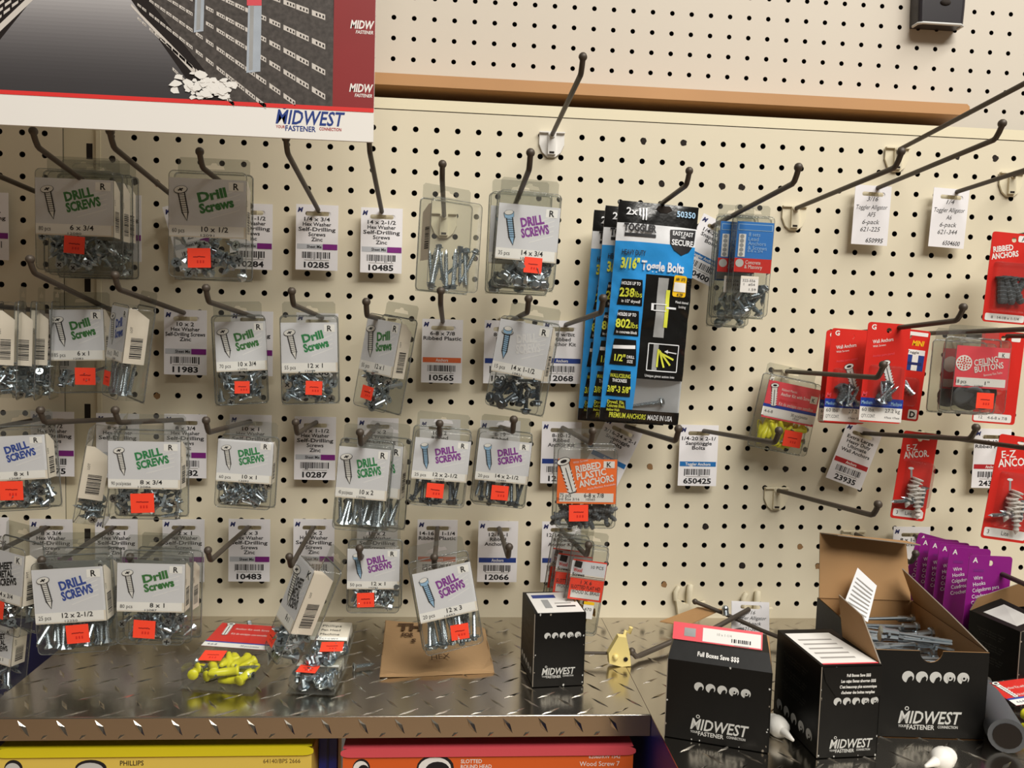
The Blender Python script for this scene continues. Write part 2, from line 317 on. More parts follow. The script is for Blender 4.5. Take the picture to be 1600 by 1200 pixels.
def do(b, wd, k):
    f = lambda px, py: ((px-763)/k, (1168-py)/k)
    p = f(716, 1196); b.text('SLOTTED', p[0], p[1], 6.5/k, -.004, 'white', w=34/k, al='l')
    p = f(716, 1205); b.text('ROUND HEAD', p[0], p[1], 6.5/k, -.004, 'white', w=50/k, al='l')
    p = f(925, 1190); b.text('62060/RW 1542', p[0], p[1], 6/k, -.004, 'white', w=52/k, al='l', bold=0)
    p = f(910, 1203); b.text('Wood Screw 7', p[0], p[1], 8/k, -.004, 'white', w=66/k, al='l', bold=0)
    for c, rx, ry in ((557, 14, 16), (675, 30, 22)):
        p = f(c, 1203); b.disk(p[0], p[1], rx/k, -.003, 'ink', ry/k, 20); b.disk(p[0]-.02, p[1]-.03, rx*.88/k, -.006, 'white', ry*.86/k, 20); b.disk(p[0]+.08, p[1]-.1, rx*.66/k, -.009, 'ink', ry*.66/k, 16)
drawer_box(536, 990, 1168, 'box_orange', 'lid_red', 'orange screw box with a pinkish red lid flap under the left shelf', do, 'red')

# ------------------------------------------------------------------ logo
def logo(b, x, z, wd, y, main, sub, dark):
    h = wd*.2
    b.text('MIDWEST', x, z, h, y, main, w=wd, bold=.018, shear=.22)
    b.disk(x-wd*.375, z+h*1.2, h*.17, y-.001, main); b.disk(x-wd*.375, z+h*1.2, h*.1, y-.003, dark)
    b.text('YOUR', x-wd*.43, z-h*.34, h*.2, y, sub, w=wd*.13, bold=.02); b.text('FASTENER', x-wd*.14, z-h*.5, h*.38, y, main, w=wd*.44, bold=.02)
    b.text('CONNECTION', x+wd*.29, z-h*.36, h*.22, y, sub, w=wd*.32, bold=.02)

# ------------------------------------------------------------------ header sign
SD = 10.4; SP0 = at(583, 222, SD); k = ppi(SD)
t = thing('header_sign', 'large hanging sign with a printed store aisle picture over a white band', 'sign', place(SP0))
def sp(px, py):
    p = at(px, py, SD); return (p[0]-SP0[0], p[1]-SP0[1])
XLm, ZT = -30.0, 20.0
b = MB(); b.box(XLm, 0, 0, .12, 0, ZT, 'white'); b.build('board', t)
b = MB(); wb = sp(583, 176)[1]
y = -.004; rt = wb+.14
b.rect(XLm, rt, 0, ZT, y, 'sign_dark')
b.rect(XLm, wb, 0, rt, y-.006, 'sign_red')
vx, vz = sp(128, -60)
fl0 = sp(52, 0); fl1 = sp(205, 0)
n = 30
for i in range(n):                                     # printed floor, darker towards the bottom
    za = rt+3.9*(i/n); zb = rt+3.9*((i+1)/n)
    X = lambda z, px0, px1: px0[0]+(px1[0]-px0[0])*(z-px1[1])/(px0[1]-px1[1]) if 0 else px1[0]+(px0[0]-px1[0])*(z-px1[1])/(px0[1]-px1[1])
    L = lambda z: X(z, sp(-70, 150), sp(50, 0)); Rr = lambda z: X(z, sp(310, 150), sp(205, 0))
    b.poly([(L(za), za), (Rr(za), za), (Rr(zb), zb), (L(zb), zb)], y-.003, 'floor_print_%d' % min(31, i+1))
b.rect(L(rt+3.9), rt+3.9, Rr(rt+3.9), rt+9, y-.003, 'floor_print_31'); b.rect(XLm, rt+9, 0, ZT, y-.003, 'sign_fix')
P = [sp(q, r) for q, r in ((205, 8), (212, 22), (220, 34), (300, 118), (296, 100), (218, 0))]
b.poly([sp(205, 6), sp(205, 10), sp(305, 118), sp(305, 108)], y-.006, 'sign_fix')
b.poly([sp(52, 0), sp(-30, 78), sp(-30, 66), sp(50, -10)], y-.006, 'sign_fix')
for r in range(5):                                     # price rails of the printed shelves, left
    for i in range(6):
        a = sp(-20+i*13+r*2, 45-r*12-i*11); b.poly([a, (a[0]+.2, a[1]+.16), (a[0]+.2, a[1]+.25), (a[0], a[1]+.1)], y-.006, 'sign_fix')
b.poly([sp(225, -10), sp(318, 108), sp(352, 158), sp(521, 168), sp(521, -10)][::-1], y-.0045, 'sign_goods'); b.rect(sp(522, 0)[0], rt, 0, ZT, y-.006, 'sign_wine')
for sl in (.19, .28, .37, .46, .54, .615, .70, .79, .89, 1.0):
    xx = 0; q = 215.0
    while q < 518:
        wd = 5+(q-200)*.055; yy = -165+sl*q
        gap = 1.5 if int(q) % 3 else 5
        if sl < 1.02 and -20 < yy < 152 and q+wd < 521 and (sl < .95 or q > 260):
            th = 3.4+(q-200)*.018
            b.poly([sp(q, yy), sp(q+wd, yy+wd*sl), sp(q+wd, yy+wd*sl+th), sp(q, yy+th)][::-1], y-.006, 'sign_fix')
            for jj in (.3, .55, .8): b.poly([sp(q+wd*jj, yy+wd*jj*sl+th*.3), sp(q+wd*(jj+.12), yy+wd*(jj+.12)*sl+th*.3), sp(q+wd*(jj+.12), yy+wd*(jj+.12)*sl+th*.75), sp(q+wd*jj, yy+wd*jj*sl+th*.75)][::-1], y-.009, 'sign_dark')
        q += wd+gap
for x0, y0, x1, y1 in ((303, -20, 320, 51), (385, 8, 409, 114)):
    b.poly([sp(x0, y1), sp(x1-2, y1-2), sp(x1, y0), sp(x0+3, y0)], y-.012, 'sign_clear'); b.poly([sp(x0+4, y1-4), sp(x0+10, y1-5), sp(x0+12, y0), sp(x0+6, y0)], y-.015, 'concrete')
b.poly([sp(386, 9), sp(409, 9), sp(409, -6), sp(386, -6)], y-.016, 'lid_red')
for px, py in ((572, 44), (571, 143)):
    p = sp(px, py); b.text('MIDW', -.03, p[1]-.03, .27, y-.012, 'white', w=.82, al='r', bold=.03, shear=.22); b.text('FASTENER', -.06, p[1]-.2, .11, y-.012, 'white', w=.6, al='r', bold=.02, shear=.2)
random.seed(3)
for i in range(70):                                    # patch torn down to the white board
    q = random.gauss(322, 22); r = 138+random.gauss(0, 10)+(q-322)*.1
    if 270 < q < 378 and 112 < r < 160:
        a = sp(q, r); s_ = random.uniform(.06, .22); b.poly([(a[0]+s_*random.uniform(.5, 1.3)*math.cos(2*math.pi*j/7), a[1]+s_*.6*random.uniform(.6, 1.2)*math.sin(2*math.pi*j/7)) for j in range(7)], y-.02-.0004*i, 'white')
p = sp(485, 195); logo(b, p[0], p[1], 2.36, y-.002, 'band_navy', 'band_red', 'white')
b.build('printed_face', t)

# ------------------------------------------------------------------ peg hooks
def hook(label, base, tip, d=None, plate='plate', rise=.35):
    B = at(*base, 0)
    if d is None:
        T = onX(tip[0], tip[1], B[0]); D = min(max(T[2], 5.5), 10.0); Y = T[1] if D == T[2] else B[1]+.95
    else: D = d; Y = B[1]+tip if isinstance(tip, float) else at(tip[0], tip[1], D)[1]
    t = thing('peg_hook', label, 'hook', place((B[0], B[1], 0)))
    dz = Y-B[1]; b = MB(); z1 = dz-.5
    b.tube([(0, -.15, 0), (0, -.6, z1*.05), (0, -D*.5, z1*.5), (0, -(D-.45), z1-.02), (0, -(D-.3), z1+.04), (0, -(D-.15), z1+.2), (0, -D, dz-.08)], .108, 'hook', 9)
    b.build('rod', t); b = MB(); b.ball((0, -D, dz), .165, 'hook', 10); b.build('ball_tip', t)
    b = MB()
    out = [(-.62, .12), (-.62, -.45), (-.45, -.85), (-.2, -1.05), (.2, -1.05), (.45, -.85), (.62, -.45), (.62, .12)]
    b.loft([[(x, -.06, z) for x, z in out], [(x*.97, -.13, z*.97) for x, z in out]][::-1], plate, True, False)
    b.box(-.62, .62, -.26, -.06, .08, .14, plate); b.box(-.19, .19, -.27, -.1, -.93, .1, plate)
    b.rect(-.12, -.9, .12, -.8, -.275, 'cavity'); b.tube([(0, -.12, 0), (0, -.34, .0)], .17, plate, 8)
    for xx in (-.5, .5): b.tube([(xx, -.06, 0), (xx, .25, .06)], .1, plate, 6)
    b.build('back_plate', t); return t

# ------------------------------------------------------------------ hanging tags
def barcode(b, x0, z0, x1, z1, y, mt='ink', n=26, seed=1):
    r = random.Random(seed); x = x0
    while x < x1-.03:
        wd = r.choice((.02, .03, .045, .06)); b.rect(x, z0+(0 if r.random() < .85 else -.05), min(x+wd, x1), z1, y, mt); x += wd+r.choice((.02, .03, .045))
    b.rect(x0+.1, z0-.1, x1-.1, z0-.07, y, 'pale_ink')
TN = [0]
def tag(label, cx, top, lines, band, num, roll=0, d=.5, hand=False, wd=1.95, ht=3.05, group=None, lsize=.19):
    """cx, top: photo position of the middle of its upper edge"""
    TN[0] += 1; P = at(cx, top, d); mw = place(P, roll)
    b = MB(); hw = wd/2; y = -.02; rnd = [(-hw, -ht), (hw, -ht), (hw, 0), (-hw, 0)]
    slot = rr(-.55, -.52, .62, -.32, .09)
    b.holed(rnd, [slot], y, 'paper'); b.holed([(-x, z) for x, z in rnd], [[(-x, z) for x, z in slot]], 0, 'paper')
    b.loft([[(x, y, z) for x, z in rnd], [(x, 0, z) for x, z in rnd]], 'paper')
    y -= .006
    if not hand:
        b.text('M', -hw+.2, -.35, .2, y, 'navy', w=.26, bold=.05, shear=.25)
    z = -.76
    for i, s in enumerate(lines):
        if hand: b.text(s, 0, z-(.04 if i else 0), .22, y, 'ink', w=min(wd*.86, .145*len(s)), bold=0, shear=.3, rot=.04); z -= .36
        else: b.text(s, 0, z, lsize*.92, y, 'ink', w=min(wd*.93, .132*len(s)), bold=.02); z -= .235
    if hand:
        b.text(num, .25, -ht+.12, .22, y, 'ink', w=.9, bold=.01, shear=.25)
    else:
        zb = -ht*.64 if band else 0
        if band:
            col, s, patch = band
            b.rect(-hw+.06, zb-.12, hw-.06, zb+.12, y, col)
            if s: b.text(s, -.12 if patch else 0, zb-.07, .14, y-.004, 'ink' if col == 'band_grey' else 'white', w=.085*len(s), bold=.02)
            if patch: b.rect(.28, zb-.13, hw-.02, zb+.13, y-.008, 'violet')
        barcode(b, -.68, -2.5, .68, -2.2, y, seed=TN[0])
        b.text(num, 0, -2.93, .26, y, 'ink', w=.235*len(num), bold=.03)
    o = b.build('hang_tag', None, mw); return tag_props(o, label, 'tag', group)
HW = ['Hex Washer', 'Self-Drilling', 'Screws', 'Zinc']; SM = ('band_grey', 'Sheet Me', True); AN = ('band_navy', 'Anchors', False)

# ------------------------------------------------------------------ screws (shared meshes)
def screw_mesh(L, kind, r=.085, mt='zinc'):
    b = MB(); prof = []
    hl = .16 if kind == 'flat' else .13
    n = max(6, int(L/.075)); z = -L
    prof.append((.005, -L)); prof.append((r*.75, -L+.14))
    for i in range(n):
        zz = -L+.16+(L-.2)*i/n; dz = (L-.2)/n; prof += [(r*.78, zz), (r*1.12, zz+dz*.5)]
    if kind == 'flat': prof += [(r, -.14), (r*2.3, -.015), (r*2.3, 0), (.001, 0)]
    else: prof += [(r, -.03), (r*2.4, -.03), (r*2.4, .0), (r*1.5, .01)]
    b.lathe(prof, mt, 8, False, False)
    if kind == 'flat':
        b.T = Matrix.Rotation(math.radians(90), 4, 'X') @ Matrix.Identity(4)
        b.T = Matrix(((1, 0, 0, 0), (0, 0, -1, .004), (0, 1, 0, 0), (0, 0, 0, 1))) if 0 else Matrix.Identity(4)
        q = r*1.35; e = r*.32
        for s in (0, 1):
            c = [(-q, -e, .004), (q, -e, .004), (q, e, .004), (-q, e, .004)] if not s else [(-e, -q, .005), (e, -q, .005), (e, q, .005), (-e, q, .005)]
            b.add(c, [(0, 1, 2, 3)], 'recess')
    else: b.lathe([(r*1.65, .0), (r*1.65, .13), (r*1.3, .15)], mt, 6, False, True)
    return b.mesh('screw')
SCR = {}
def screw_of(L, kind, r, mt):
    k = (round(L, 2), kind, round(r, 3), mt)
    if k not in SCR: SCR[k] = screw_mesh(L, kind, r, mt)
    return SCR[k]
def put(me, name, parent, loc, rx, ry, rz):
    o = bpy.data.objects.new(name, me); C.objects.link(o); o.parent = parent
    o.matrix_local = Matrix.Translation(Vector(loc)*IN) @ Matrix.Rotation(rz, 4, 'Y') @ Matrix.Rotation(rx, 4, 'X') @ Matrix.Rotation(ry, 4, 'Z'); return o
def fill_screws(parent, wd, z0, z1, T, L, kind, n, r, mt, seed):
    rg = random.Random(seed); me = screw_of(L, kind, r, mt)
    for i in range(n):
        if L > 1.0:
            x = -wd/2+.25+(wd-.5)*((i+.5)/n)+rg.uniform(-.05, .05); flip = rg.random() < .8
            tilt = rg.gauss(0, .13)+(0.55 if rg.random() < .1 else 0); zc = z0+L/2+.15+rg.uniform(0, .12)
            tilt += math.pi if flip else 0
            dz = math.cos(tilt)*L/2
            put(me, 'screw', parent, (x+math.sin(tilt)*L/2*.5, rg.uniform(.2, T-.2), zc+dz), rg.gauss(0, .06), rg.uniform(0, 6), tilt)
        else:
            a = rg.uniform(0, 2*math.pi); rx = rg.uniform(-.7, .7) if rg.random() < .7 else rg.choice((-1.4, 1.4)); hl = L/2*abs(math.cos(rx))
            dx = abs(math.sin(a))*hl; dz_ = abs(math.cos(a))*hl
            x = rg.uniform(-wd/2+.16+dx, wd/2-.16-dx); lo, hi = z0+.12+dz_, max(z0+.13+dz_, z1+.1-dz_)
            zc = lo+(hi-lo)*rg.random(); y = rg.uniform(.2, T-.2)
            put(me, 'screw', parent, (x+math.sin(a)*hl, min(T-.15, max(.15, y-math.sin(rx)*L/2)), zc+math.cos(a)*hl), rx, rg.uniform(0, 6), a)

# ------------------------------------------------------------------ clamshell packs
def pic_screw(b, x, z, L, y, kind, rot, body='white', hd=None):
    ca, sa = math.cos(rot), math.sin(rot); T = lambda p: (x+p[0]*ca-p[1]*sa, z+p[0]*sa+p[1]*ca)
    w_ = L*.1
    sh = [(-w_, 0), (-w_*.9, -L*.72), (0, -L), (w_*.9, -L*.72), (w_, 0)]
    b.poly([T((p[0]*1.25, p[1]*1.02)) for p in sh], y, 'ink'); b.poly([T((p[0]*.85, p[1]*.98)) for p in sh], y-.003, hd or body)
    for i in range(9):
        zz = -L*.1-L*.075*i; b.line(T((-w_*1.3, zz)), T((w_*1.3, zz-L*.03)), L*.02, y-.006, 'ink')
    el = lambda rx, rz, cz: [T((rx*math.cos(2*math.pi*i/16), cz+rz*math.sin(2*math.pi*i/16))) for i in range(16)]
    if kind == 'flat':
        b.poly(el(L*.235, L*.135, L*.06), y-.009, 'ink'); b.poly(el(L*.215, L*.115, L*.068), y-.012, 'white')
        b.line(T((-L*.09, L*.05)), T((L*.09, L*.09)), L*.045, y-.015, 'ink'); b.line(T((-L*.02, L*.12)), T((L*.03, L*.01)), L*.045, y-.015, 'ink')
    else:
        if kind == 'washer': b.poly(el(L*.24, L*.11, L*.0), y-.007, 'ink'); b.poly(el(L*.22, L*.09, L*.01), y-.008, 'silver')
        hx = [(-L*.17, L*.14), (-L*.15, -L*.03), (0, -L*.08), (L*.15, -L*.03), (L*.17, L*.14)]
        b.poly([T((p[0]*1.08, p[1]*1.06)) for p in hx], y-.009, 'ink'); b.poly([T(p) for p in hx], y-.012, hd or 'sky'); b.poly(el(L*.165, L*.09, L*.13), y-.014, 'ink'); b.poly(el(L*.15, L*.078, L*.135), y-.017, 'white')
def sticker(parent, x, z, wd, ht, y, roll=0, seed=0):
    b = MB(); a = math.radians(-roll); rg = random.Random(seed)
    b.T = Matrix.Translation((x, 0, z)) @ Matrix.Rotation(-a, 4, 'Y')
    b.rect(-wd/2, -ht/2, wd/2, ht/2, y, 'sticker')
    px = -wd*.26
    for i in range(7):                                 # smudged print
        nx = px+wd*.075; b.line((px, ht*.06+rg.uniform(-.012, .012)), (nx, ht*.06+rg.uniform(-.012, .02)), .035, y-.006, 'sticker_ink'); px = nx
    for i in range(3): b.rect(-wd*.1+i*.11, -ht*.26, -wd*.1+i*.11+.06, -ht*.12, y-.006, 'red')
    o = b.build('price_sticker', parent); return o
PN = [0]
def clam(label, cx, cy, w_, h_, d, roll=0, yaw=0, title=('DRILL', 'SCREWS'), col='green', pic='flat', qty='', size='', num='', lid='R', st=(.5, .8), T=.85, lab=(.1, .65), sc=('flat', .55, 24), r=.075, side='R', front=True, tab=.62, scm='zinc', group=None, stw=30, kind='pack_of_screws', cat='screw pack', tabw=.92, face='grey'):
    PN[0] += 1; k = ppi(d); wd, ht = w_/k, h_/k
    P = at(cx, cy, d); t = thing(kind, label, cat, place(P, roll, yaw), group)
    hw, hh = wd/2, ht/2
    b = MB(); o0 = rr(-hw, -hh, hw, hh, .16); o1 = rr(-hw+.03, -hh+.03, hw-.03, hh-.03, .2); o2 = rr(-hw+.13, -hh+.13, hw-.13, hh-.13, .16); o1b = rr(-hw+.05, -hh+.05, hw-.05, hh-.05, .19)
    b.loft([[(x, y, z) for x, z in L] for L, y in ((o0, T), (o1, T-.03), (o1, .12), (o1b, .04), (o2, 0))], 'shell', smooth=True); b.add([(x, 0, z) for x, z in o2], [tuple(range(len(o2)))], 'shell')
    b.tube([(-hw+.2, T-.02, hh), (hw-.2, T-.02, hh)], .035, 'shell', 6); b.tube([(-hw+.2, T-.02, -hh), (hw-.2, T-.02, -hh)], .05, 'shell', 6)
    for L_, y_, r_ in ((o0, T-.02, .03), (o1b, .05, .016)): b.tube([(x, y_, z) for x, z in L_+L_[:1]], r_, 'shell_edge', 5)
    shell = b.build('blister_shell', t)
    b = MB(); tw = hw*tabw; out = rr(-hw, -hh-.05, hw, hh, .12)
    out = [(-hw, -hh-.05), (hw, -hh-.05), (hw, hh-.1), (tw, hh+.02), (tw, hh+tab-.1), (tw-.1, hh+tab), (-tw+.1, hh+tab), (-tw, hh+tab-.1), (-tw, hh+.02), (-hw, hh-.1)]
    slot = [(-.42, hh+tab*.3), (.42, hh+tab*.3), (.36, hh+tab*.52), (.14, hh+tab*.56), (.08, hh+tab*.7), (-.08, hh+tab*.7), (-.14, hh+tab*.56), (-.36, hh+tab*.52)]
    b.holed(out, [slot], T+.01, 'sheet'); b.build('hang_card', t)
    zt, zb = hh-ht*lab[0], hh-ht*lab[1]; xl, xr = -hw+.06, hw-.06; y = .035
    b = MB(); lh = zt-zb
    if front:
        b.rect(xl, zb, xr, zt, y, face if face != 'grey' else 'cream'); sz = zb+lh*.2
        if face == 'grey':
            b.rect(xl, sz, xr, zt, y-.006, 'grey'); b.rect(xl, zb+.05, xr-.08, sz, y-.006, 'strip')
            for i in range(5):
                b.poly([(xr-wd*.45+i*.05, sz+lh*.12+i*lh*.09), (xr-wd*.08, sz+lh*.28+i*lh*.09), (xr-wd*.08, sz+lh*.30+i*lh*.09), (xr-wd*.45+i*.05, sz+lh*.14+i*lh*.09)], y-.009, 'grey_line')
        else:
            b.rect(xl+.1, zb+.08, xr-.1, zb+lh*.24, y-.008, 'white')
        if lid: b.rect(xr-wd*.22, zt-lh*.19, xr-.1, zt-lh*.04, y-.012, 'strip' if face == 'grey' else 'white'); b.text(lid, xr-wd*.22+(wd*.22-.1)/2, zt-lh*.17, lh*.11, y-.018, 'ink', bold=.02)
        if pic in ('flat', 'hex', 'washer'): pic_screw(b, xl+wd*(.15 if pic == 'flat' else .17), zt-lh*.23, lh*(.5 if pic != 'hex' else .52), y-.015, pic, .2 if pic != 'washer' else .02, hd=None if pic == 'flat' else 'sky')
        if face == 'grey':
            for i, s in enumerate(title):
                n = len(title); hgt = lh*.155 if n == 2 else lh*.13
                b.text(s, xl+wd*(.37+.02*i)+ (0 if n == 2 else -wd*.02), zt-lh*(.40+i*(.19 if n == 2 else .155)), hgt, y-.012, col, w=wd*.073*len(s), al='l', bold=.045, rot=.24)
            b.text(qty, xl+.12, zb+lh*.075, lh*.075, y-.012, 'ink', w=min(wd*.26, .075*len(qty)+.02), al='l', bold=0)
            b.text(size, xl+wd*.57, zb+lh*.1, lh*.088, y-.012, 'ink', w=wd*.042*len(size), bold=.015); b.text(num, xl+wd*.48, zb+.04, lh*.04, y-.012, 'ink', w=wd*.17, bold=0)
    fl = .8*T
    if 'R' in side:
        b.T = Matrix.Translation((xr-.0, y, 0)) @ Matrix.Rotation(math.radians(90), 4, 'Z')
        b.poly([(0, zb), (fl, zb-.02), (fl, zt-.35), (fl*.35, zt), (0, zt)], 0, 'cream'); barcode_v(b, fl*.28, zb+lh*.1, fl*.82, zb+lh*.48, -.006, PN[0]); b.text('LOT', fl*.3, zb+lh*.62, .09, -.006, 'ink', bold=0, rot=math.pi/2)
        b.T = Matrix.Identity(4)
    if 'L' in side:
        b.T = Matrix.Translation((xl, y+fl, 0)) @ Matrix.Rotation(math.radians(-90), 4, 'Z')
        b.poly([(0, zb-.02), (fl, zb), (fl, zt), (fl*.65, zt), (0, zt-.3)], 0, 'cream'); barcode_v(b, fl*.4, zb+lh*.2, fl*.85, zb+lh*.6, -.006, PN[0])
        b.T = Matrix.Identity(4)
    if b.v: b.build('label_card', t)
    if st: sticker(shell, -hw+wd*st[0], hh-ht*st[1], stw/k, stw*.86/k, -.012, random.uniform(-3, 4), PN[0])
    if sc: fill_screws(t, wd, -hh, zb, T, sc[1], sc[0], int(sc[2]*(1.5 if sc[1] < 1 else 1.15)), r, scm, PN[0])
    return t
def barcode_v(b, x0, z0, x1, z1, y, seed):
    r = random.Random(seed); z = z0
    while z < z1: h = r.choice((.02, .03, .05)); b.rect(x0, z, x1, min(z+h, z1), y, 'ink'); z += h+r.choice((.02, .03, .04))
# ------------------------------------------------------------------ hooks on the board
H_ = 'brown hook '
for a in [
 (H_+'holding the dark pack of 6 x 3/4 screws at upper left', (196, 330), (52, 205)),
 (H_+'running out of frame at the far upper left edge', (100, 318), .95, 9.2),
 (H_+'over the crooked tag beside the tan-looking pack, tip under the sign', (300, 330), (172, 205)),
 (H_+'holding the tan-looking pack just below the sign edge', (397, 325), (312, 237)),
 (H_+'over the 10285 tag, tip behind the sign, left of its twin', (500, 332), (447, 216)),
 (H_+'over the 10485 tag, tip behind the sign corner', (598, 335), (577, 216)),
 (H_+'holding the pack whose barcode side faces out, upper middle', (694, 338), (704, 257), 7.6),
 (H_+'holding the purple lettered packs of 14 x 3/4 screws', (797, 340), (838, 250)),
 (H_+'in a clear white plate, in front of the wooden batten', (862, 212), (930, 90), 9.2, 'plate_clear'),
 (H_+'holding the blue and black bags', (1012, 334), (1077, 267)),
 (H_+'holding the blue and red lead anchor packs', (1110, 355), (1251, 272)),
 (H_+'empty in a cream plate right of the lead anchor packs', (1240, 327), (1408, 237)),
 (H_+'empty in a cream plate under the batten end, running out of frame', (1400, 236), 1.2, 10.0),
 (H_+'over the handwritten tag nearer the blue lead anchor packs', (1363, 297), (1566, 193)),
 (H_+'over the handwritten tag nearer the frame edge', (1485, 303), .8, 9.4),
 (H_+'in a cream plate beside the frame edge, below the batten', (1578, 275), .5, 9.4),
 (H_+'holding the red card of grey ribbed anchors', (1570, 372), .6, 9.4),
 (H_+'holding the packs seen edge-on at the left frame edge', (88, 488), .8, 9.2),
 (H_+'holding the pack of 85 screws below the dim packs', (192, 492), (47, 405)),
 (H_+'over the 11983 tag, holding the turned blue lettered pack', (293, 490), (180, 430)),
 (H_+'holding the second row pack right of the tag without a pack', (400, 496), (322, 450)),
 (H_+'holding the second row pack left of the twisted one', (506, 497), (456, 455)),
 (H_+'holding the twisted pack of 12 x 1 screws', (600, 500), (586, 472), 8.0),
 (H_+'over the orange banded tag in the second row', (692, 503), (702, 455), 8.2),
 (H_+'holding the tilted pack of 14 x 1-1/2 screws', (800, 500), (831, 467), 8.4),
 (H_+'over the tag numbered 12068, ending before the blue bags', (882, 508), (948, 465)),
 (H_+'holding the yellow anchor kit', (1225, 580), (1380, 570)),
 (H_+'holding the red cards of wall anchors', (1320, 522), (1505, 480)),
 (H_+'holding the orange mini anchor card', (1420, 522), .8, 9.4),
 (H_+'holding the red ceiling button packs', (1506, 525), .6, 9.4),
 (H_+'behind the ceiling button packs, running out of frame', (1578, 527), .5, 9.4),
 (H_+'in the third row running out of frame at left', (85, 650), .6, 9.0),
 (H_+'holding the edge-on pack in the third row', (190, 654), (55, 641), 7.5),
 (H_+'holding the brightest green lettered pack in the third row', (290, 655), (186, 641), 8.0),
 (H_+'holding the third row pack without a price sticker', (395, 657), (322, 657)),
 (H_+'over the bare tag between the third row packs', (497, 658), (462, 660)),
 (H_+'holding the two green lettered packs of long screws', (592, 662), (572, 676), 8.0),
 (H_+'holding the pack of 12 x 2-1/2 screws with purple lettering', (690, 668), (693, 662), 7.4),
 (H_+'holding the pack of 14 x 2-1/2 screws', (781, 666), (823, 656), 8.6),
 (H_+'holding the orange labelled ribbed anchor pack', (877, 667), (943, 674), 8.8),
 (H_+'over the tilted tag right of the orange labelled pack', (975, 665), (1060, 670)),
 (H_+'over the light blue banded tag left of the yellow anchor kit', (1095, 672), (1217, 673)),
 (H_+'over the tilted tag numbered 23935', (1342, 676), (1525, 668)),
 (H_+'holding the farther red card of white screw-in anchors', (1440, 678), 1.0, 9.4),
 (H_+'holding the nearer red card of white screw-in anchors', (1556, 682), .9, 9.4),
 (H_+'empty in a cream plate, below the yellow anchor kit', (1212, 765), (1372, 788)),
 (H_+'in the bottom row running out of frame at left', (80, 820), .5, 8.5),
 (H_+'holding the blue lettered packs of 12 x 2-1/2 screws', (183, 820), (65, 875)),
 (H_+'holding the two green lettered packs above the shelf', (288, 820), (203, 870)),
 (H_+'over the purple patched bare tag in the bottom row', (392, 820), (325, 860)),
 (H_+'over the tag ending 484, holding the turned sheet metal screw pack', (492, 820), (452, 870)),
 (H_+'hidden behind the green lettered long screw packs, bottom row', (590, 822), (570, 857), 7.8),
 (H_+'holding the tilted pack of 12 x 3 screws', (684, 822), (690, 871), 8.0),
 (H_+'over the navy banded bare tag in the bottom row', (779, 822), (820, 855), 7.2),
 (H_+'holding the orange labelled wood screw packs', (876, 826), (934, 852), 8.0),
 (H_+'in a cream plate behind the open carton lid', (1332, 832), .5, 5.6),
 (H_+'holding the purple cards, running out of frame', (1423, 835), .6, 9.6)]:
    hook(*a)

